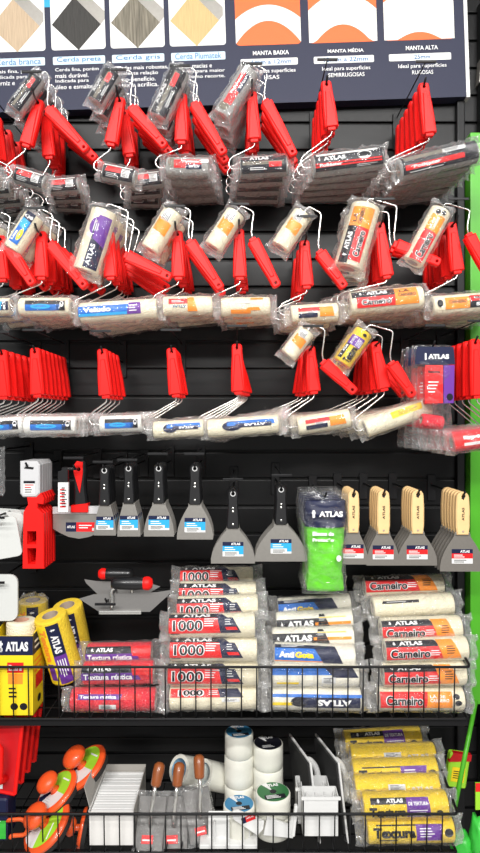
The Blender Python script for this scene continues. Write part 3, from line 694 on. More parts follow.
# ------------------------------------------------------------------ scrapers
def knife(hl, hw, wt, wb, bl, wood=False, d=.25, sticker='sky_label'):
    s_ = (D - d) / F; hl, hw, wt, wb, bl = [q * s_ for q in (hl, hw, wt, wb, bl)]
    root = empty('putty_knife'); m = 'wood_pale' if wood else 'black_plastic'; a = hw / 2; top = .012
    o = [(a * .9 * math.cos(math.pi * i / 8), top - a * .9 + a * .9 * math.sin(math.pi * i / 8)) for i in range(9)]
    if wood: o += [(-a, -hl * .3), (-a * .98, -hl * .7), (-a * .82, -hl + top), (a * .82, -hl + top), (a * .98, -hl * .7), (a, -hl * .3)]
    else: o += [(-a * .82, -hl * .25), (-a * .95, -hl * .55), (-a * 1.05, -hl + top + .004), (-a * .8, -hl + top), (a * .8, -hl + top), (a * 1.05, -hl + top + .004), (a * .95, -hl * .55), (a * .82, -hl * .25)]
    th = .0075 if not wood else .0085
    g = G(); prism(g, o, -th, th, m, holes=[circ(0, 0, .0045, 12)], inset=.0028); hd = link('handle', g.mesh('handle'), root)
    if not wood:
        g = G(); prism(g, circ(0, 0, .0068, 16), -th - .0006, -th + .001, 'silver_text', holes=[circ(0, 0, .0047, 12)]); link('hanging_ring', g.mesh('hanging_ring'), hd)
    for q in ((.42, .5, .82) if not wood else (.86,)):
        g = G(); lathe(g, [(0, .0012), (.0022, .0008), (.003, 0), (.003, -.002)], 'chrome' if not wood else 'card_core', 10, axis='Z', M=Matrix.Translation((0, -th, -hl * q + .006)) @ Matrix.Rotation(math.radians(90), 4, 'X'))
        link('rivet', g.mesh('rivet', True), hd)
    if wood:
        g = G(); g.curved = False
        def fm(u, v, lay): return (-(v), -th - .0002 - lay * .0002, u)
        put_text(g, 'ATLAS', -hl * .55, -hl * .25, -.003, .003, 'text_black', fm, .03)
        M_ = [(x, -th - .0006, z) for x, z in ((-.005, -.004), (.001, -.008), (.006, .002), (.004, .006), (.001, 0))]
        g.add(M_, [(0, 1, 2, 3, 4)], 'text_black'); link('stamped_mark', g.mesh('stamped_mark'), hd)
    z0_ = -hl + top + .003; zb = z0_ - bl; A, B = wt / 2, wb / 2
    o = [(-A, z0_), (-A * 1.03, z0_ - bl * .08)] + [(-(A + (B - A) * (1 - (1 - t) ** 1.7)), z0_ - bl * (.08 + .80 * t)) for t in (.25, .5, .75)] + [(-B, z0_ - bl * .86), (-B, zb), (B, zb), (B, z0_ - bl * .86)] + \
        [((A + (B - A) * (1 - (1 - t) ** 1.7)), z0_ - bl * (.08 + .80 * t)) for t in (.75, .5, .25)] + [(A * 1.03, z0_ - bl * .08), (A, z0_)]
    g = G(); prism(g, o, -.0012, .0012, 'steel' if not wood else 'steel_grey'); box(g, -A * .9, A * .9, -.004, .004, z0_ - .004, z0_ + .004, 'steel', bev=.001)
    bd = link('blade', g.mesh('blade'), root)
    sw, sh = min(wb * .78, .052), min(bl * .42, .036); cz = z0_ - bl * .60
    if wood: sp = [('q', -.5, .5, .2, .5, 'navy'), ('t', 'ATLAS', -.1, .35, .26, .44, 'text_white', .04), ('q', -.5, .5, -.15, .2, 'red_label'), ('l', -.4, .2, -.1, .15, 'text_white', 2), ('q', -.5, .5, -.5, -.15, 'white'), ('l', -.4, .3, -.45, -.2, 'text_black', 2)]
    else: sp = [('q', -.5, .5, .22, .5, 'navy'), ('t', 'ATLAS', -.1, .35, .28, .45, 'text_white', .04), ('q', -.5, .5, -.15, .22, sticker), ('l', -.4, .2, -.1, .18, 'text_white', 2), ('q', -.5, .5, -.5, -.15, 'white'), ('l', -.4, .3, -.45, -.2, 'text_black', 3), ('q', .28, .5, -.36, .0, sticker, 0, 0, 2)]
    me = flat_print('printed_label', sp, sw, sh, -.0016)
    link('printed_label', me, bd, (0, 0, cz))
    return root
def hang(proto, n, x, y, d0, dd, labelf, cat, group, hook=None, rz=0, fan=0, rail=.045, yrot=0):
    W = P(x, y, d0); ch = kids(proto)
    if hook: make_hook(W.x, W.z + .002, d0 + .012, hook, rail=rail, second=rail > 0)
    for i in range(n):
        o = proto if i == 0 else copy_tree(proto, None, ch)
        o.location = (W.x, -(d0 - dd * i), W.z - .001); o.rotation_euler = (0, math.radians(yrot + fan * i), rz + RND.uniform(-.02, .02))
        tag(o, labelf(i), cat, group)
KN = [(105, 470, 40, 11, 12, 22, 31, 4, 'narrowest'), (129, 468, 40, 11, 12, 23, 34, 4, 'narrow'), (159, 468, 40, 11.5, 13, 30, 34, 4, 'mid-narrow'), (195, 468, 41, 12, 13, 36, 36, 4, 'medium'), (233, 493, 40, 12, 13, 44, 36, 3, 'wide'), (281, 489, 40, 12, 14, 52, 38, 4, 'widest')]
for i, (x, y, hl, hw, wt, wb, bl, n, nm) in enumerate(KN):
    hang(knife(hl, hw, wt, wb, bl), n, x, y, .25, .021, lambda j: f'{posw(j, n)} {nm} black-handled scraper with blue sticker, {NTH[i]} scraper hook', 'scraper',
         f'{nm} black-handled scrapers', f'black display hook holding the {nm} black-handled scrapers', rz=.0, rail=.035 if i > 1 else .02)
WK = [(353, 494, 43, 12, 13, 30, 33, 5, 'narrow'), (383, 494, 44, 13, 14, 33, 33, 5, 'mid-narrow'), (417, 494, 44, 13, 15, 40, 33, 5, 'medium'), (462, 496, 43, 14, 16, 44, 38, 6, 'widest')]
for i, (x, y, hl, hw, wt, wb, bl, n, nm) in enumerate(WK):
    hang(knife(hl, hw, wt, wb, bl, True), n, x, y, .25, .021, lambda j: f'{posw(j, n)} {nm} wooden-handled scraper with red sticker, {NTH[i]} wooden stack', 'scraper',
         f'{nm} wooden-handled scrapers', f'black display hook holding the {nm} wooden-handled scrapers', rail=0)
# red plastic tile tools with a grey head
def red_tool():
    root = empty('plastic_spreader')
    s_ = 1 / 425
    g = G(); o = [(x * s_, z * s_) for x, z in ((-8, 8), (10, 8), (13, 4), (13, -26), (9, -30), (-5, -30), (-8, -26))]
    prism(g, o, -.012, .012, 'grey_plastic', holes=[[(x * s_, z * s_) for x, z in ((-4, 0), (6, -1), (7, 1.5), (-2, 2.5))]], inset=.003)
    link('head', g.mesh('head'), root, label='grey plastic head with hanging slot')
    sp = [('q', -.5, .5, .3, .5, 'black_label'), ('q', -.5, .5, -.5, .3, 'white'), ('l', -.4, .4, -.1, .28, 'red_label', 2), ('l', -.4, .4, -.45, -.1, 'text_black', 2)]
    link('printed_label', flat_print('printed_label', sp, .028, .032, -.0125), root, (.005, 0, -.046))
    g = G(); o = [(x * s_, z * s_) for x, z in ((-2, -26), (14, -26), (17, -32), (16, -38), (10, -37), (10, -42), (16, -48), (17, -60), (17, -106), (-6, -106), (-5, -46), (0, -38))]
    h1 = [(x * s_, z * s_) for x, z in ((-1, -66), (9, -66), (9, -80), (-1, -80))]; h2 = [(x * s_, z * s_) for x, z in ((-1, -84), (9, -84), (8, -101), (0, -101))]
    prism(g, o, -.008, .008, 'red', holes=[h1, h2], inset=.002)
    link('body', g.mesh('body'), root, label='red plastic body with two windows')
    return root
hang(red_tool(), 5, 29, 468, .25, .020, lambda j: f'{posw(j, 5)} red plastic spreader with grey head, hung left of the scrapers', 'spreader', 'red plastic spreaders', 'black display hook holding red plastic spreaders', rail=0)
# curved drywall blade with black and red handle
W = P(76, 470, .24)
make_hook(W.x, W.z + .002, .252, 'black display hook holding the curved spatula and blade pack', rail=.03)
root = empty('curved_spatula', (W.x, -.20, W.z)); q = 1 / 388
g = G(); o = [(x * q, z * q) for x, z in ((-3, 8), (2, 9), (6, 6), (7, -2), (6, -16), (8, -34), (9, -42), (-5, -42), (-5, -34), (-5, -12), (-6, 0))]
prism(g, o, -.012, .012, 'black_plastic', holes=[circ(0, 0, .005)], inset=.004); link('handle', g.mesh('handle'), root)
g = G(); prism(g, [(x * q, z * q) for x, z in ((-5, 4), (-2, 8), (4, 7), (4, -4), (1, -24), (-2, -14), (-5, -4))], -.0145, -.011, 'red', holes=[circ(0, 0, .0052)], inset=.001)
prism(g, [(x * q, z * q) for x, z in ((-8, -36), (9, -34), (9, -43), (-8, -43))], -.0145, .012, 'red', inset=.002)
link('grip_inlay', g.mesh('grip_inlay'), root, label='red soft inlay of the grip')
g = G(); prism(g, [(x * q, z * q) for x, z in ((-27, -38), (24, -37), (24, -45), (-27, -45))], -.005, .005, 'grey_plastic', inset=.001); link('blade_clamp', g.mesh('blade_clamp'), root)
g = G(); o = [(-27, -45)] + [(-27 + 52 * t, -45 - 15 - 10 * math.sin(math.pi * t)) for t in (0, .15, .3, .5, .7, .85, 1)] + [(25, -45)]
prism(g, [(x * q, z * q) for x, z in o], -.001, .001, 'steel'); link('blade', g.mesh('blade'), root)
link('printed_label', flat_print('printed_label', [('q', -.5, -.18, -.5, .5, 'navy'), ('t', 'ATLAS', -.46, -.22, -.12, .15, 'text_white', .03), ('q', -.18, .5, -.5, .5, 'red_label'), ('l', -.1, .3, -.2, .3, 'text_white', 2), ('q', .3, .48, -.4, -.1, 'white', 0, 0, 2)], .085, .024, -.0012), root, (.006, 0, -.150))
tag(root, 'curved wide spatula with black and red handle and red blade label', 'spatula')
root = empty('blade_pack', (P(64, 470, .245).x, -.245, W.z)); g = G()
prism(g, rrect(-.014, .012, -.105, -.03, .002), -.005, .005, 'white', inset=.001); link('sleeve', g.mesh('sleeve'), root)
g = G(); prism(g, [(x * .0025, z * .0025) for x, z in ((-5.5, -12), (4.5, -12), (4.5, 1), (3, 3), (-1, 3), (-2, 0), (-5.5, -1))], -.006, .006, 'black_plastic', inset=.001); box(g, .004, .032, -.003, .003, .0, .006, 'black_plastic', bev=.001); link('cap', g.mesh('cap'), root)
link('printed_label', flat_print('printed_label', [('l', -.4, .3, -.45, .4, 'red_label', 6), ('l', -.2, .4, -.4, .45, 'text_black', 9)], .022, .06, -.0055), root, (0, 0, -.068))
tag(root, 'white blade pack with black cap hanging beside the curved spatula', 'blade pack')
# frosted plastic plates at the picture's left edge
def plate(w_, h_, r_=.012, t_=.002, m='frosted'):
    g = G(); prism(g, rrect(-w_ / 2, w_ / 2, -h_, 0, r_), -t_, t_, m, holes=[circ(0, -.014, .005)], inset=.0008); return g
for i, (x, y, d, w_, h_, a) in enumerate(((0, 524, .26, .080, .10, -10), (8, 517, .23, .085, .10, 8), (6, 514, .20, .085, .10, 4), (12, 515, .17, .085, .11, 0))):
    W = P(x, y, d); o = link('plastic_spreader_plate', plate(w_, h_).mesh('plate'), None, (W.x, -d, W.z + .014), (0, math.radians(a), 0))
    tag(o, f'{posw(i, 4)} frosted white plastic plate hanging below the edge of third row', 'plastic plate', 'frosted plastic plates')
W = P(-2, 516, .28); make_hook(W.x, W.z, .29, 'black display hook holding the frosted plastic plates', rail=0)
W = P(-2, 580, .26); o = link('plastic_spreader_plate', plate(.10, .115, .02, .004).mesh('plate'), None, (W.x, -.26, W.z + .014)); tag(o, 'frosted white rounded plate hanging just above the yellow rolls', 'plastic plate')
make_hook(W.x, W.z, .27, 'black display hook holding the lowest frosted plate', rail=0)
W = P(-6, 455, .26); o = link('roller_pack', bag_mesh(.10, .022, 4, .01, 'milky_film'), None, (W.x, -.26, W.z - .04), (0, math.radians(90), 0)); tag(o, 'clear crinkled bag cut by the frame beside the red spreaders', 'bag')
make_hook(W.x, W.z + .012, .27, 'black display hook holding the crinkled clear bag', rail=0)
# green bag of gloves
def glove_pack():
    root = empty('foam_pack'); n = 16; g = G(); vs = []; fs = []; H = 98 / 395; nz = 24
    def sh(t): return (.052 + .004 * math.sin(t * 7)) * (1 - .03 * t), .004 + .020 * math.sin(math.pi * min(1, max(.02, t))) ** .6
    def surf(scale, t0, t1, m, seed):
        vs = []; fs = []; k_ = 18
        for i in range(k_ + 1):
            t = t0 + (t1 - t0) * i / k_; w_, d_ = sh(t)
            for qq in range(n):
                a = 2 * math.pi * qq / n; k = noise.noise(Vector((math.cos(a) * 2.5, math.sin(a) * 2.5 + seed, t * 12)))
                k2 = noise.noise(Vector((math.cos(a) * 6, seed, t * 30)))
                vs.append((math.cos(a) * w_ * scale * (1 + .07 * k + .03 * k2), math.sin(a) * d_ * scale * (1 + .5 * k + .45 * k2), .010 - H * t))
        for i in range(k_):
            for qq in range(n): a, b = i * n + qq, i * n + (qq + 1) % n; fs.append((a, b, b + n, a + n))
        fs.append(tuple(range(n))); fs.append(tuple(range(len(vs) - n, len(vs))))
        g = G(); g.add(vs, fs, m); return g
    link('green_foam', surf(.90, .33, .97, 'green_pack', 1).mesh('green_foam', True), root)
    link('header_card', surf(.93, .06, .33, 'navy', 2).mesh('header_card', True), root, label='navy header card')
    link('plastic_bag', surf(1.06, .0, 1.0, 'clear_film', 3).mesh('plastic_bag'), root)
    g = G(); g.curved = False
    def fm(u, v, lay): return (u, -.0285 - lay * .0004, v)
    put_text(g, 'ATLAS', -.018, .040, -.044, -.030, 'text_white', fm, .05); put_quad(g, -.034, -.028, -.046, -.028, 0, 'text_white', fm); put_quad(g, -.036, -.026, -.036, -.033, 0, 'text_white', fm)
    put_text(g, 'Blocos de', -.034, .018, -.090, -.080, 'text_white', fm, .05, lay=5); put_text(g, 'Proteção', -.034, .018, -.106, -.096, 'text_white', fm, .05, lay=5)
    g.add([fm(.030 + .006 * math.cos(k), -.145 + .008 * math.sin(k), 3) for k in [i * math.pi / 6 for i in range(12)]], [tuple(range(12))], 'white')
    link('printed_label', g.mesh('printed_label'), root)
    return root
hang(glove_pack(), 4, 325, 497, .26, .052, lambda j: f'{posw(j, 4)} green pack with navy header hanging between steel and wooden-handled scrapers', 'pack', 'green packs with navy headers', 'black display hook holding the green packs', rail=0, fan=-.5)
# ------------------------------------------------------------------ two finishing trowels
def trowel(flip=1):
    root = empty('finishing_trowel'); s_ = 1 / 385
    g = G(); o = [(-40, 0), (-30, 14), (40, 18), (47, 14), (20, -12), (-36, -12)]
    bm_pts = [(x * s_ * flip, z * s_) for x, z in ((-44, 4), (-24, -8), (24, -8), (42, 8), (44, 12), (30, 10), (-30, 8))]
    prism(g, bm_pts, -.0008, .0008, 'steel_dull', M=Matrix.Rotation(math.radians(-14), 4, 'X')); link('blade', g.mesh('blade'), root)
    g = G(); box(g, -.052, .052, -.010, .003, -.008, .001, 'chrome', M=Matrix.Translation((-.01 * flip, -.004, -.016)), bev=.002); link('blade_spine', g.mesh('blade_spine'), root)
    g = G(); tube(g, bend([(-.032 * flip, -.006, -.012), (-.030 * flip, -.006, .012), (-.034 * flip, -.006, .034), (-.018 * flip, -.006, .046)], .012), .004, 'chrome', 8, radii=None); link('neck', g.mesh('neck', True), root)
    g = G(); lathe(g, [(0, -.046), (.010, -.044), (.014, -.035), (.0155, -.01), (.0165, .015), (.015, .034), (.0145, .036)], 'black_plastic', 18, M=Matrix.Translation((.012 * flip, -.006, .050)) @ Matrix.Scale(flip, 4, (1, 0, 0))); link('grip', g.mesh('grip', True), root)
    g = G(); lathe(g, [(.0148, .034), (.0165, .040), (.0165, .048), (.011, .056), (0, .058)], 'red', 18, M=Matrix.Translation((.012 * flip, -.006, .050)) @ Matrix.Scale(flip, 4, (1, 0, 0))); link('grip_cap', g.mesh('grip_cap', True), root, label='red end cap')
    return root
o = trowel(1); W = P(125, 603, .27); o.location = W; tag(o, 'front finishing trowel with black grip and red cap, above the textured-roller packs', 'trowel')
g = G(); g.curved = False
o = trowel(-1); W = P(122, 590, .17); o.location = W; o.scale = (.88, .88, .88); tag(o, 'rear finishing trowel whose red cap points toward the red spreaders', 'trowel')
W = P(108, 600, .29)
o = make_hook(W.x - .004, W.z - .006, .29, 'black display hook carrying the two finishing trowels', rail=0)
# ------------------------------------------------------------------ wire baskets
def basket(x0, x1, zf, zt, df, name_label, n_front=32, tilt=0, sag=0):
    root = empty('wire_basket', ((x0 + x1) / 2, 0, zf)); h = zt - zf; X0, X1 = x0 - (x0 + x1) / 2, x1 - (x0 + x1) / 2
    def w(pts, r=.0022): g = G(); tube(g, pts, r, 'black_metal', 6); return g
    yf, yb = -df, -.012
    for nm, g in (('top_rail', w(bend([(X0, yb, h * 1.0 + .09), (X0, yf, h), (X1, yf, h), (X1, yb, h + .09)], .01), .0034)), ('bottom_rail', w(bend([(X0, yb, 0), (X0, yf + .006, 0), (X1, yf + .006, 0), (X1, yb, 0)], .01), .0032))):
        link(nm, g.mesh(nm, True), root)
    g = G(); n = n_front
    for i in range(1, n):
        x = X0 + (X1 - X0) * i / n
        tube(g, [(x, yf, h), (x, yf + .006, 0)], .0017, 'black_metal', 6)
    link('front_wires', g.mesh('front_wires', True), root)
    g = G()
    for i in range(1, n):
        x = X0 + (X1 - X0) * i / n; tube(g, [(x, yf + .006, 0), (x, yb, 0)], .0014, 'black_metal', 5)
    for k in range(1, 4): y = yf + (yb - yf) * k / 4; tube(g, [(X0, y, -.003), (X1, y, -.003)], .002, 'black_metal', 5)
    link('floor_wires', g.mesh('floor_wires', True), root)
    g = G(); tube(g, [(X0, yb, h + .03), (X1, yb, h + .03)], .0025, 'black_metal', 6); tube(g, [(X0, yb, 0), (X1, yb, 0)], .0028, 'black_metal', 6)
    link('rear_rail', g.mesh('rear_rail', True), root)
    for X in (X0, X1):
        g = G()
        for k in range(1, 7): t = k / 7; tube(g, [(X, yf + (yb - yf) * t, h + .09 * t), (X, yf + (yb - yf) * t, 0)], .0016, 'black_metal', 5)
        link('end_wires', g.mesh('end_wires', True), root)
    g = G(); box(g, X0, X1, yf + .012, yf + .030, -.020, -.006, 'black_metal', bev=.002); link('front_lip', g.mesh('front_lip'), root)
    tag(root, name_label, 'wire basket'); return root
ZF1 = -.724; ZF2 = -1.042
xr = P(470, 0, .30).x; xl = P(-8, 0, .30).x - .06
basket(xl, xr, ZF1, P(0, 667, .30).z, .30, 'upper black wire basket full of bagged roller sleeves', 33)
basket(xl, P(458, 0, .31).x, ZF2, P(0, 814, .31).z, .31, 'lower black wire basket with pads, tapes and yellow packs', 32)
# ------------------------------------------------------------------ bagged sleeves lying in the upper basket
def pack(x0, x1, yc, d, r, fl, pr, label, cat, group, seed, roll=0, tilt=0, yaw=0, ext=.026, flare=1.25, name='roller_sleeve_pack', nobag=False, core='card_core', amp=.13, bag='clear_film', loc=None):
    s_ = (D - d) / F; W = P((x0 + x1) / 2, yc, d)
    root = empty(name, W, (0, math.radians(tilt), math.radians(yaw)))
    sleeve_parts(root, (0, 0, 0), 0, (x1 - x0) * s_, r, fl, pr, seed, math.radians(roll), bagm=bag, core=core, ext=ext, flare=flare, nobag=nobag, amp=amp, puff=1.05)
    return tag(root, label, cat, group)
ST = [(170, 257, 697, .252, -.5, -14), (169, 258, 673, .252, .3, -4), (171, 257, 649, .252, 0, -14), (170, 255, 625, .25, -1, -16), (178, 258, 606.5, .196, -1.5, 2), (180, 256, 592, .142, 0, 2), (181, 253, 578, .088, -1, -22)]
for i, (x0, x1, y, d, t, ro) in enumerate(ST):
    pack(x0, x1, y, d, .0292, 'fleece_cream', '1000' if i not in (0,) else '1000b', f'{"lowest" if i == 0 else "topmost" if i == 6 else NTH[i] + "-from-bottom"} red-labelled 1000 roller sleeve in the middle pile of upper basket', 'roller sleeve', 'red-labelled 1000 sleeves', i + 1, ro, t)
AG = [(272, 360, 698, .252, 'atlas_flip', .8, 0, 'upside-down navy label, lowest'), (272, 358, 674, .252, 'anti_back', 0, 0, 'blue and navy back print, second lowest'),
      (274, 354, 655, .24, 'antigota', 2, -12, 'blue antigota label facing front'), (272, 353, 638, .198, 'atlas_white', -1.5, -12, 'black label and yellow stripe, mid-height'), (276, 352, 621, .145, 'atlas_white', -3, 0, 'black label crossed by white band, second highest'), (278, 350, 606, .092, 'antigota', -4, 0, 'blue label, topmost')]
for i, (x0, x1, y, d, pr, t, ro, nm) in enumerate(AG):
    pack(x0, x1, y, d, .0285, 'fleece_ivory', pr, f'ivory roller sleeve, {nm}, in blue-labelled pile', 'roller sleeve', 'blue-labelled sleeves', i + 11, ro, t)
CN = [(378, 462, 698, .252, 'carneiro2', 0, 'two round black badges, lowest'), (382, 464, 673, .252, 'carneiro', -1, 'second from bottom'), (384, 466, 649, .245, 'carneiro', -2, 'third from bottom'),
      (380, 460, 628, .20, 'carneiro', -2, 'fourth from bottom'), (372, 452, 605.5, .152, 'plain', -3, 'plain fleece with small black strip'), (364, 442, 586.5, .100, 'carneiro', -2, 'topmost')]
for i, (x0, x1, y, d, pr, t, nm) in enumerate(CN):
    pack(x0, x1, y, d, .0290, 'fleece_cream', pr, f'cream wool roller sleeve, {nm}, in red-and-orange pile by green post', 'roller sleeve', 'red and orange labelled wool sleeves', i + 21, (-12, 4, 0, 4, 0, -20)[i], t, ext=.028)
RU = [(72, 156, 699, .25, 'rustica2', 0, 'lowest of'), (84, 154, 672, .235, 'rustica', -1, 'middle one of'), (88, 152, 653, .18, 'rustica', -1, 'topmost of')]
for i, (x0, x1, y, d, pr, t, nm) in enumerate(RU):
    pack(x0, x1, y, d, .0275, 'fleece_red', pr, f'red textured sleeve with purple label, {nm} the three red packs', 'roller sleeve', 'red textured sleeves', i + 31, 0, t)
# standing yellow rolls
def stand(p0, d0, p1, d1, r, label, k, nb=True):
    A, B = P(*p0, d0), P(*p1, d1); X = (B - A); L = X.length; X.normalize(); Y = Vector((0, 1, 0)); Y = (Y - X * Y.dot(X)).normalized(); Z = X.cross(Y)
    R = Matrix((X, Y, Z)).transposed().to_4x4() @ Matrix.Rotation(math.radians(6), 4, 'X')
    root = empty('texture_roller', (A + B) / 2)
    sleeve_parts(root, (0, 0, 0), 0, L, r, 'fleece_yellow', 'standing', 40 + k, rot=R.to_euler(), ext=.02, flare=.6, puff=1.05, amp=.06, nobag=nb)
    tag(root, label, 'texture roller', 'yellow texture rollers')
stand((50, 615), .235, (68, 676), .195, .041, 'front yellow texture roller leaning right, open core up', 0)
stand((67, 605), .15, (80, 666), .105, .040, 'yellow texture roller standing beside the trowels, rightmost', 1)
stand((33, 600), .075, (34, 664), .065, .040, 'rear yellow texture roller with upright bag end', 2, False)
stand((20, 620), .14, (16, 690), .12, .038, 'yellow texture roller half hidden behind the Extra box', 3)
# the Extra carton
bx0, bx1 = P(-6, 0, .285).x, P(33, 0, .285).x; zt = P(0, 636, .285).z; zb = ZF1 + .003
root = empty('roller_carton', ((bx0 + bx1) / 2, -.24, zb)); wx = (bx1 - bx0) / 2; H = zt - zb
g = G(); dep = .045
box(g, -wx, wx, -dep, -dep + .002, 0, H, 'yellow_label'); box(g, -wx, wx, dep - .002, dep, 0, H + .02, 'navy'); box(g, -wx, wx, -dep, dep, 0, .002, 'yellow_label')
for sx in (-1, 1):
    vs = [(sx * wx, -dep, 0), (sx * wx, dep, 0), (sx * wx, dep, H + .02), (sx * wx, -dep, H), (sx * (wx - .002), -dep, 0), (sx * (wx - .002), dep, 0), (sx * (wx - .002), dep, H + .02), (sx * (wx - .002), -dep, H)]
    g.add(vs, [(0, 1, 2, 3), (4, 5, 6, 7), (3, 2, 6, 7), (1, 2, 6, 5)], 'yellow_label')
link('box_body', g.mesh('box_body'), root)
sp = [('q', -.5, .5, .26, .5, 'navy'), ('t', 'ATLAS', -.20, .38, .31, .43, 'text_white', .05)] + [('d', -.32, .40, .05, .02, 'text_white'), ('q', -.36, -.28, .31, .35, 'text_white', 0, 0, 3), ('q', -.335, -.305, .30, .44, 'text_white', 0, 0, 3),
     ('q', -.16, .26, .04, .17, 'red_label'), ('t', 'Extra', -.12, .22, .07, .14, 'text_white', .04), ('q', -.14, .24, -.10, .03, 'orange_label'), ('l', -.12, .1, -.28, -.13, 'text_black', 3), ('d', .02, -.38, .1, .045, 'black_label'), ('d', .26, -.38, .1, .045, 'black_label')]
link('printed_front', flat_print('printed_front', sp, 2 * wx, H, 0), root, (0, -dep - .0003, H / 2))
sp = [('q', -.5, .5, .26, .52, 'navy'), ('l', -.4, .2, .3, .45, 'text_white', 2), ('l', -.4, .3, .0, .2, 'orange_label', 3), ('q', -.3, .3, -.2, -.02, 'red_label'), ('d', .0, -.36, .14, .05, 'black_label')]
link('printed_side', flat_print('printed_side', sp, 2 * dep, H, 0), root, (wx + .0003, 0, H / 2), (0, 0, math.radians(90)))
tag(root, 'yellow and navy carton marked Extra standing at end of upper basket', 'carton')
root = empty('roller_sleeve', ((bx0 + bx1) / 2 + .004, -.242, zb + .004)); 
link('core_and_fleece', sleeve_mesh(H + .022, .036, 'fleece_cream', 'pink_core'), root, (0, 0, (H + .022) / 2), (0, math.radians(-90), 0))
tag(root, 'cream sleeve with pink core standing inside the Extra carton', 'roller sleeve')
# ------------------------------------------------------------------ lower basket: yellow texture packs
TX = [(366, 452, 829, .268, 'textura2', -1.0, 'lowest'), (362, 446, 804, .262, 'textura', -1.5, 'second-from-bottom'), (354, 438, 786.5, .212, 'textura3', -1, 'third-from-bottom'),
      (352, 436, 770, .165, 'textura2', -2, 'fourth-from-bottom'), (350, 434, 755, .115, 'textura3', -2, 'second-from-top'), (344, 420, 739, .068, 'textura', -4, 'topmost')]
for i, (x0, x1, y, d, pr, t, nm) in enumerate(TX):
    pack(x0, x1, y, d, .0300, 'fleece_yellow', pr, f'{nm} yellow textured sleeve with purple label in the lower basket', 'roller sleeve', 'yellow textured sleeves in the lower basket', i + 51, (-10, -4, -8, -4, -8, -14)[i], t, ext=.026)
ZB = ZF2 + .004
def onfloor(px_, d, z=0): p = P(px_, 0, d); return Vector((p.x, -d, ZB + z))
# adhesive tape rolls
def tape(r, h, lab, rc=.62):
    root = empty('tape_roll'); g = G(); e = .002
    prof = [(r * rc, 0), (r - e, 0), (r, e), (r * 1.006, h * .33), (r * .998, h * .5), (r * 1.004, h * .7), (r, h - e), (r - e, h), (r * rc, h), (r * rc, 0)]
    lathe(g, [(a, b) for a, b in prof], 'tape_cream', 32, axis='Z'); link('tape_body', g.mesh('tape_body', True, 50), root)
    g = G(); g.curved = False
    def fm(u, v, lay): return (u * r, v * r, h + .0004 + lay * .0003)
    N = 32
    for i in range(N):
        a, b = 2 * math.pi * i / N, 2 * math.pi * (i + 1) / N
        m = 'white' if (i in (9, 10) and lab != 'grey_box') else lab
        g.add([fm(math.cos(a) * .92, math.sin(a) * .92, 1), fm(math.cos(b) * .92, math.sin(b) * .92, 1), fm(math.cos(b) * .2, math.sin(b) * .2, 1), fm(math.cos(a) * .2, math.sin(a) * .2, 1)], [(0, 1, 2, 3)], m)
    put_quad(g, -.6, .6, -.7, -.30, 0, 'black_label', fm, 2)
    put_text(g, 'ATLAS', -.35, .45, .45, .72, 'text_white', fm, .05, lay=4)
    for i in range(3): put_quad(g, -.5, .3 - .1 * i, -.64 + .11 * i, -.58 + .11 * i, 0, 'text_white', fm, 4)
    g.add([fm(math.cos(k * math.pi / 8) * .2, math.sin(k * math.pi / 8) * .2, 2) for k in range(16)], [tuple(range(16))], 'black_label')
    link('top_label', g.mesh('top_label'), root)
    return root
mat('tape_blue', (.04, .22, .42), .4); mat('tape_green', (.03, .16, .05), .4)
def put_tape(px_, ybot, d, r, h, lab, z, label, tiltx=0, roty=0):
    o = tape(r, h, lab); p = P(px_, 0, d); o.location = (p.x, -d, z); o.rotation_euler = (math.radians(tiltx), math.radians(roty), .2)
    tag(o, label, 'tape roll', 'cream tape rolls in the lower basket')
put_tape(239, 0, .235, .0395, .072, 'tape_blue', ZB, 'wide cream tape roll with blue label, lowest of the left tape stack')
put_tape(268, 0, .150, .040, .060, 'tape_green', ZB, 'cream tape roll under the dark-labelled rear roll', )
put_tape(268, 0, .150, .040, .060, 'tape_green', ZB + .061, 'rear cream tape roll in the middle of its stack')
put_tape(268, 0, .150, .040, .060, 'black_label', ZB + .122, 'rear cream tape roll with dark label, top of its stack')
put_tape(239, 0, .150, .0385, .075, 'tape_blue', ZB, 'cream tape roll at the foot of the tallest stack')
put_tape(239, 0, .150, .0385, .075, 'tape_blue', ZB + .076, 'cream tape roll with blue label, tallest stack middle')
put_tape(239, 0, .150, .0375, .060, 'tape_blue', ZB + .152, 'cream tape roll with blue label, top of the tallest stack')
put_tape(273, 0, .233, .0440, .048, 'tape_green', ZB, 'cream tape roll beneath the green-labelled roll')
put_tape(273, 0, .233, .0440, .052, 'tape_green', ZB + .049, 'cream tape roll with green label facing up, front stack')
for i, (x, y, d, ry, rx, nm) in enumerate(((190, 771, .13, -55, 38, 'near the wooden handles'), (214, 776, .12, -55, 34, 'leaning against the tape stacks'))):
    g = G(); r, h = .036, .085
    lathe(g, [(r * .74, 0), (r, 0), (r * 1.005, h * .5), (r, h), (r * .74, h), (r * .74, 0)], 'tape_cream', 32, axis='Z', mats=['tape_cream', 'tape_cream', 'tape_cream', 'tape_cream', 'core_blue'], M=Matrix.Translation((0, 0, -h / 2)))
    root = empty('masking_film_roll', P(x, y, d), (math.radians(rx), math.radians(ry), 0)); link('roll', g.mesh('roll', True, 45), root)
    g = G(); lathe(g, [(r * .735, -h / 2 + .001), (r * .735, h / 2 - .001)], 'core_blue', 28, axis='Z'); link('core', g.mesh('core', True), root, label='pale blue cardboard core')
    tag(root, f'white hollow roll with blue core lying tilted {nm}', 'film roll', 'white hollow rolls')
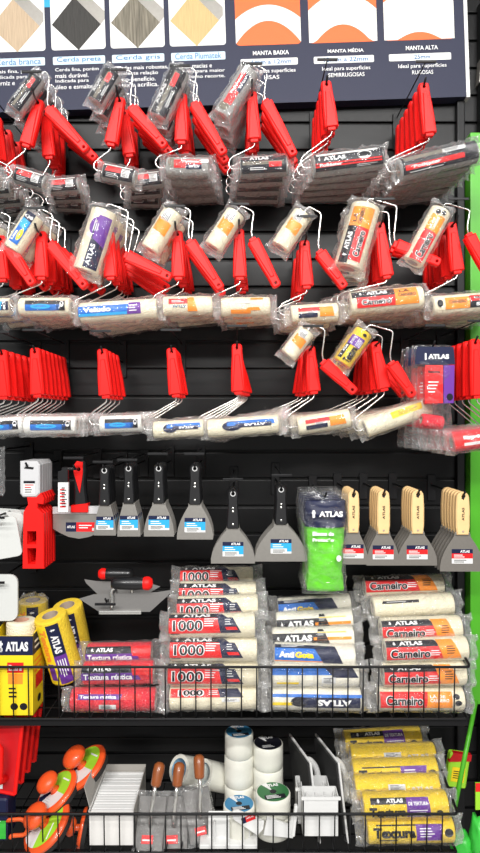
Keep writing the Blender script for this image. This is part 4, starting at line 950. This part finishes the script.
# open carton with white sanding blocks
xa, xb = P(88, 0, .285).x, P(134, 0, .285).x; ca = (xa + xb) / 2; wx = (xb - xa) / 2; zt = P(0, 812, .285).z; H = zt - ZB
root = empty('sponge_carton', (ca, -.19, ZB)); g = G(); t_ = .0015; y0, y1 = -.095, .095
box(g, -wx, wx, y0, y0 + t_, 0, H, 'white_soft'); box(g, -wx, wx, y1 - t_, y1, 0, H + .012, 'grey_box'); box(g, -wx, -wx + t_, y0, y1, 0, H, 'white_soft'); box(g, wx - t_, wx, y0, y1, 0, H + .006, 'grey_box'); box(g, -wx, wx, y0, y1, 0, t_, 'white_soft')
link('box_body', g.mesh('box_body'), root)
g = G(); g.add([(-wx, y0 + .02, H - .002), (-wx, y1, H - .002), (-wx - .004, y1 - .01, H + .064), (-wx - .016, y0 + .03, H + .044), (-wx - .0015, y0 + .02, H - .002), (-wx - .0015, y1, H - .002), (-wx - .0055, y1 - .01, H + .064), (-wx - .0175, y0 + .03, H + .044)], [(0, 1, 2, 3), (4, 5, 6, 7), (0, 1, 5, 4), (1, 2, 6, 5), (2, 3, 7, 6), (3, 0, 4, 7)], 'grey_box')
link('lid_flap', g.mesh('lid_flap'), root, label='grey flap standing up on one side')
tag(root, 'open narrow carton filled with white sheets between the orange pads and trowels', 'carton')
first = None
g = G(); box(g, -wx + .003, wx - .003, -.0048, .0048, 0, H - .012, 'white', bev=.0015); me = g.mesh('sanding_block')
for i in range(17):
    o = link('sanding_block', me, None, (ca, -.19 + y0 + .009 + i * .0107, ZB + .003 + RND.uniform(-.001, .001) + .002), (RND.uniform(-.02, .02), 0, 0))
    NW = ['frontmost', 'second', 'third', 'fourth', 'fifth', 'sixth', 'seventh', 'eighth', 'ninth', 'tenth', 'eleventh', 'twelfth', 'thirteenth', 'fourteenth', 'fifteenth', 'sixteenth', 'rearmost']
    tag(o, f'{NW[i]} thin white sanding block, counted from the front of the open narrow carton', 'sanding block', 'white sanding blocks in the carton')
# orange polishing pads
mat('orange_knob', (.86, .10, .02), .35, coat=.3)
def pad():
    root = empty('polishing_pad'); R_ = .062
    g = G(); lathe(g, [(0, -.018), (R_ * .97, -.018), (R_, -.012), (R_, -.004), (0, -.004)], 'foam_black', 40, axis='Z'); link('foam_disc', g.mesh('foam_disc', True, 40), root)
    g = G(); lathe(g, [(0, -.004), (R_ * 1.03, -.004), (R_ * 1.05, .002), (R_ * .99, .007), (R_ * .9, .009), (0, .009)], 'orange_knob', 40, axis='Z'); link('backing_plate', g.mesh('backing_plate', True, 40), root)
    g = G(); N = 40
    for i in range(N):
        a, b = 2 * math.pi * i / N, 2 * math.pi * (i + 1) / N
        m = 'green_lime' if i < 15 else 'navy' if i < 20 or 24 <= i < 27 else 'white'
        g.add([(math.cos(q) * rr, math.sin(q) * rr, .0096) for q, rr in ((a, .054), (b, .054), (b, .014), (a, .014))], [(0, 1, 2, 3)], m)
    g.curved = False
    def fm(u, v, lay): return (u, v, .0098 + lay * .0003)
    put_text(g, 'ATLAS', -.049, -.022, -.008, .0, 'text_white', fm, .05)
    for i in range(4): put_quad(g, -.01, .02 - i * .003, -.045 + i * .006, -.043 + i * .006, 0, 'silver_text', fm)
    put_quad(g, .0, .035, .032, .036, 0, 'text_white', fm)
    link('top_label', g.mesh('top_label'), root)
    g = G(); lathe(g, [(.012, .009), (.010, .022), (.012, .028)], 'orange_knob', 20, axis='Z'); 
    lathe(g, [(.012, .026)] + [(.031 * math.cos(a), .042 + .020 * math.sin(a)) for a in [math.radians(q) for q in range(-60, 91, 15)]], 'orange_knob', 28, axis='Z')
    link('knob', g.mesh('knob', True), root, label='round orange knob')
    return root
pd = pad(); ch = kids(pd)
def orient(n, spin):
    Z = Vector(n).normalized(); X = Vector((0, 0, 1)).cross(Z).normalized(); Y = Z.cross(X)
    return (Matrix((X, Y, Z)).transposed().to_4x4() @ Matrix.Rotation(math.radians(spin), 4, 'Z')).to_euler()
PD = [((84, 768), .15, (-.50, -.22, .76), 20, 'orange-knobbed polishing pad leaning highest, against the grey carton flap'), ((57, 792), .20, (-.52, -.25, .74), 20, 'middle orange-knobbed polishing pad with dark label section showing'),
      ((47, 825), .255, (-.50, -.34, .70), -60, 'front orange-knobbed polishing pad with mostly white label')]
for i, (p_, d, n_, sp_, lb) in enumerate(PD):
    o = pd if i == 0 else copy_tree(pd, None, ch); o.location = P(*p_, d); o.rotation_euler = orient(n_, sp_); o.scale = (.95,) * 3 if i == 1 else (1.05,) * 3
    tag(o, lb, 'polishing pad', 'orange polishing pads')
o = copy_tree(pd, None, ch); o.location = P(83, 828, .235); o.rotation_euler = orient((-1, -.06, .16), 0); o.scale = (.72,) * 3
tag(o, 'polishing pad standing on edge with knob toward the other pads, beside white carton', 'polishing pad', 'orange polishing pads')
# wooden-handled trowels
def wood_trowel():
    root = empty('wooden_trowel'); q = 1 / 400
    Mx = Matrix.Rotation(math.radians(-38), 4, 'X')
    g = G(); box(g, -.034, .034, -.001, .001, -.066, .050, 'steel_dull', M=Mx, bev=.0006); link('blade', g.mesh('blade'), root)
    g = G(); pts = bend([(.0, -.012, -.010), (.0, -.022, .018), (.008, -.020, .072), (.009, -.008, .090)], .02, 4)
    tube(g, pts, .0045, 'chrome', 8, radii=[.0048] * len(pts)); link('neck', g.mesh('neck', True), root)
    g = G(); lathe(g, [(0, -.002), (.010, 0), (.0125, .004), (.0135, .02), (.0145, .034), (.0135, .048), (.007, .054), (0, .055)], 'wood_red', 20, axis='Z', M=Matrix.Translation((.009, -.008, .086)) @ Matrix.Rotation(math.radians(-28), 4, 'X') @ Matrix.Rotation(math.radians(8), 4, 'Y')); link('grip', g.mesh('grip', True), root)
    g = G(); box(g, -.018, .010, -.0022, -.0010, -.052, -.034, 'red_label', M=Mx); box(g, -.016, .006, -.0026, -.0022, -.046, -.043, 'text_white', M=Mx); link('sticker', g.mesh('sticker'), root, label='red sticker')
    me = bag_mesh(.112, .024, 8, .012, 'clear_film', 1.0, 1.2, .12)
    o = link('plastic_bag', me, root, (0, -.002, -.006), (0, 0, 0)); o.rotation_euler = (Mx @ Matrix.Rotation(math.radians(90), 4, 'Y')).to_euler(); o.scale = (1, .55, 1.5)
    return root
wt = wood_trowel(); ch = kids(wt)
for i, (x, y, d, rz, ry, lb) in enumerate(((151, 819, .250, 0, 2, 'nearest the white carton'), (174, 819, .235, 3, -1, 'middle of three'), (199, 811, .225, 14, -6, 'beside the hollow white rolls'))):
    o = wt if i == 0 else copy_tree(wt, None, ch); o.location = P(x, y, d); o.rotation_euler = (0, math.radians(ry), math.radians(rz))
    tag(o, f'bagged steel trowel with reddish wooden handle, {lb}', 'trowel', 'wooden-handled trowels')
# white plastic floats, bins, angle pieces
for i, (x, y, d) in enumerate(((303, 777, .17), (330, 777, .17))):
    root = empty('plastic_float', P(x, y, d), (0, math.radians(-7), math.radians(16)))
    g = G(); prism(g, [(q_ / 400, z_ / 400) for q_, z_ in ((-30, 32), (30, 32), (30, -52), (-30, -52))], -.003, .002, 'white', M=Matrix.Rotation(math.radians(90), 4, 'Z'), inset=.001); link('plate', g.mesh('plate'), root)
    g = G(); box(g, -.0072, -.0022, -.070, .070, -.125, .075, 'foam_black'); link('foam_face', g.mesh('foam_face'), root, label='black foam face')
    g = G(); pts = bend([(.003, .0, .040), (.022, .0, .042), (.040, .0, .015), (.042, .0, -.045), (.030, .0, -.072), (.003, .0, -.070)], .02, 5); tube(g, pts, .0085, 'white', 10); link('grip', g.mesh('grip', True), root)
    tag(root, f'white plastic float with curved grip standing on edge, {"beside the tape rolls" if i == 0 else "beside the yellow packs"}', 'float', 'white plastic floats')
def bin_(x0, x1, ytop, d0, dep, hh, nm, lb, ribs=4):
    a, b = P(x0, 0, d0).x, P(x1, 0, d0).x; zt = P(0, ytop, d0).z; w_ = (b - a) / 2
    root = empty(nm, ((a + b) / 2, -(d0 - dep / 2), zt - hh)); g = G(); t_ = .0022; y = dep / 2
    box(g, -w_, w_, -y, -y + t_, 0, hh, 'white'); box(g, -w_, w_, y - t_, y, 0, hh, 'white'); box(g, -w_, -w_ + t_, -y, y, 0, hh, 'white'); box(g, w_ - t_, w_, -y, y, 0, hh, 'white'); box(g, -w_, w_, -y, y, 0, t_, 'white')
    prism(g, rrect(-w_ - .004, w_ + .004, -.004, .004, .002), -y - .003, -y, 'white', M=Matrix.Translation((0, 0, hh)))
    link('shell', g.mesh('shell'), root)
    for i in range(ribs):
        g = G(); xx = -w_ + 2 * w_ * (i + .5) / ribs; prism(g, [(-.0035, 0), (.0035, 0), (.001, hh * .98), (-.001, hh * .98)], -.006, .006, 'white', M=Matrix.Translation((xx, 0, 0)), inset=.0005); link('tooth', g.mesh('tooth'), root)
    return tag(root, lb, 'plastic bin')
bin_(303, 339, 798, .290, .05, .095, 'plastic_bin', 'white plastic bin with inner teeth, in front of the upright floats')
bin_(297, 330, 789, .225, .06, .09, 'plastic_bin', 'white plastic bin half behind the toothed front bin', 3)
# paint tray pieces at the front
a, b = P(200, 0, .27).x, P(258, 0, .27).x
root = empty('corner_trowel', ((a + b) / 2, -.27, P(0, 843, .27).z)); w_ = (b - a) / 2
g = G(); prism(g, rrect(-w_, w_, 0, .010, .002), -.022, .022, 'white', inset=.001); prism(g, rrect(-w_ * .72, w_ * .72, .008, .075, .003), .004, .008, 'white', inset=.001); link('plate', g.mesh('plate'), root)
for sx in (-1, 0, 1):
    g = G(); prism(g, [(-.0015, 0), (.0015, 0), (.0015, .05), (-.0015, .05)], -.015, .006, 'white', M=Matrix.Translation((sx * w_ * .5, 0, .008))); link('rib', g.mesh('rib'), root)
tag(root, 'white plastic corner piece with flat foot lying in front of the blue-labelled tape', 'corner trowel')
root = empty('plastic_spatula', P(250, 822, .285), (math.radians(-12), math.radians(28), 0))
g = G(); prism(g, [(-.038, -.012), (.030, -.018), (.036, .0), (.030, .018), (-.038, .012), (-.050, .004), (-.050, -.004)], -.003, .003, 'white', inset=.001); link('blade', g.mesh('blade'), root)
link('printed_label', flat_print('printed_label', [('q', -.5, -.2, -.5, .5, 'navy'), ('q', -.2, .5, -.5, .5, 'red_label'), ('t', 'ATLAS', -.15, .4, .0, .3, 'text_white', .04)], .034, .013, -.0035), root, (-.008, 0, .006), (0, math.radians(-46), 0))
tag(root, 'small white plastic spatula with red sticker leaning on the front wires', 'spatula')
root = empty('plastic_wedge', P(282, 822, .285), (0, math.radians(6), 0))
g = G(); prism(g, [(-.042, -.035), (.03, -.035), (.036, .02), (.022, .022), (.016, -.004), (-.038, .010)], -.004, .004, 'white', inset=.0012); prism(g, rrect(.026, .034, -.03, .045, .003), -.006, .006, 'white', inset=.001); link('body', g.mesh('body'), root)
tag(root, 'white plastic wedge tool standing below the green-labelled tape', 'plastic tool')
# ------------------------------------------------------------------ red floats hanging at the lower left
def red_float():
    root = empty('red_float'); q = 1 / 405
    g = G(); prism(g, [(x * q, z * q) for x, z in ((-32, 4), (20, 6), (14, -72), (-32, -68))], -.002, .002, 'red_dark', inset=.0008)
    for x0, z0_, x1, z1_ in ((-32, 4, 20, 6), (20, 6, 14, -72), (14, -72, -32, -68)): tube(g, [(x0 * q, 0, z0_ * q), (x1 * q, 0, z1_ * q)], .005, 'red', 8)
    link('plate', g.mesh('plate'), root)
    g = G(); tube(g, bend([(-.055, -.003, -.035), (-.055, -.035, -.035), (.010, -.035, -.045), (.010, -.035, -.13), (.010, -.003, -.14)], .012), .009, 'red', 10); link('grip', g.mesh('grip', True), root)
    link('printed_label', flat_print('printed_label', [('q', -.5, .5, -.5, .5, 'white'), ('l', -.4, .4, -.4, .4, 'text_black', 2)], .05, .014, -.0055), root, (-.02, 0, -.158))
    return root
rf = red_float(); ch = kids(rf); W = P(4, 716, .25)
make_hook(W.x, W.z, .262, 'black display hook holding the red plastic floats', rail=0)
for i in range(4):
    o = rf if i == 0 else copy_tree(rf, None, ch); o.location = (W.x + .0, -(.25 - .05 * i), W.z - .014); o.rotation_euler = (0, math.radians(2), math.radians(-6))
    tag(o, f'{posw(i, 4)} red plastic float hanging under the yellow rolls and carton', 'float', 'red plastic floats')
# orange looped handle and dark pack by the picture's edge
root = empty('orange_loop_handle', P(12, 822, .265)); q = 1 / 405
g = G(); tube(g, bend([(-.05, 0, .0), (.025, 0, .008), (.042, 0, -.008), (.034, 0, -.032), (-.002, 0, -.034), (-.004, 0, -.040)], .012, 5), .005, 'orange', 10); link('loop', g.mesh('loop', True), root)
g = G(); tube(g, bend([(-.07, 0, .045), (-.03, 0, .040), (-.025, 0, .018), (-.012, 0, .016)], .012, 5), .0035, 'orange', 10); link('hook_end', g.mesh('hook_end', True), root)
tag(root, 'orange plastic looped handle poking over the dark pack at basket end', 'handle')
root = empty('cleaning_pack', (P(0, 0, .24).x - .01, -.24, ZB)); g = G(); prism(g, rrect(-.045, .040, 0, .105, .008), -.03, .03, 'navy', inset=.004); link('pack_body', g.mesh('pack_body'), root)
link('printed_label', flat_print('printed_label', [('q', -.4, .1, .1, .4, 'silver_text'), ('q', .0, .45, -.45, .0, 'green_bright', .0), ('l', -.4, .3, -.1, .08, 'text_white', 3)], .08, .10, -.0305), root, (0, 0, .052))
tag(root, 'dark blue pack with green patch standing at the end of the lower basket', 'pack')
# ------------------------------------------------------------------ green tools beyond the basket's end
A, B = P(476, 700, .12), P(455, 806, .22)
g = G(); tube(g, [A, B], .006, 'post_green', 10); o = link('green_pole', g.mesh('green_pole', True)); tag(o, 'thin bright green pole slanting down behind the lower basket end', 'pole')
def lump(px_, py_, d, sx, sz, m, name, lb, cat, seed, grp=None):
    g = G(); bm = bmesh.new(); bmesh.ops.create_icosphere(bm, subdivisions=3, radius=1)
    for v in bm.verts:
        k = 1 + .28 * noise.noise(v.co * 2.2 + Vector((seed, 0, 0))) + .12 * noise.noise(v.co * 6 + Vector((seed, 0, 0))); v.co = Vector((v.co.x * sx, v.co.y * .03, v.co.z * sz)) * k
    bm.verts.index_update(); g.add([v.co[:] for v in bm.verts], [[v.index for v in f.verts] for f in bm.faces], m); bm.free()
    o = link(name, g.mesh(name, True), None, P(px_, py_, d)); return tag(o, lb, cat, grp)
lump(462, 845, .18, .030, .036, 'green_bright', 'green_glove', 'green rubber glove tip behind the lower basket end', 'glove', 1)
lump(478, 838, .20, .020, .060, 'green_bright', 'green_glove', 'taller green rubber glove at the picture corner under the red and lime tag', 'glove', 7)
root = empty('price_tag_card', P(480, 796, .22)); g = G(); box(g, -.012, .03, -.002, .002, -.034, .034, 'green_lime'); box(g, -.012, .03, -.0025, -.0015, .012, .034, 'red_label'); link('card', g.mesh('card'), root)
tag(root, 'small red and lime card hanging above the green glove', 'card')
A = P(457, 768, .08); root = empty('lime_pack', A, (0, math.radians(8), 0)); g = G(); prism(g, rrect(-.028, .028, -.05, .045, .006), -.012, .012, 'green_lime', inset=.004); prism(g, [(-.03, .02), (.03, .03), (.03, .047), (-.02, .047)], -.0135, .0, 'red_dark'); link('pack_body', g.mesh('pack_body'), root)
link('printed_label', flat_print('printed_label', [('q', -.4, .4, -.4, .1, 'yellow_label'), ('l', -.3, .3, -.3, .0, 'text_black', 4)], .045, .08, -.0125), root)
tag(root, 'small lime and red pack hanging on the wall behind the green pole', 'pack')
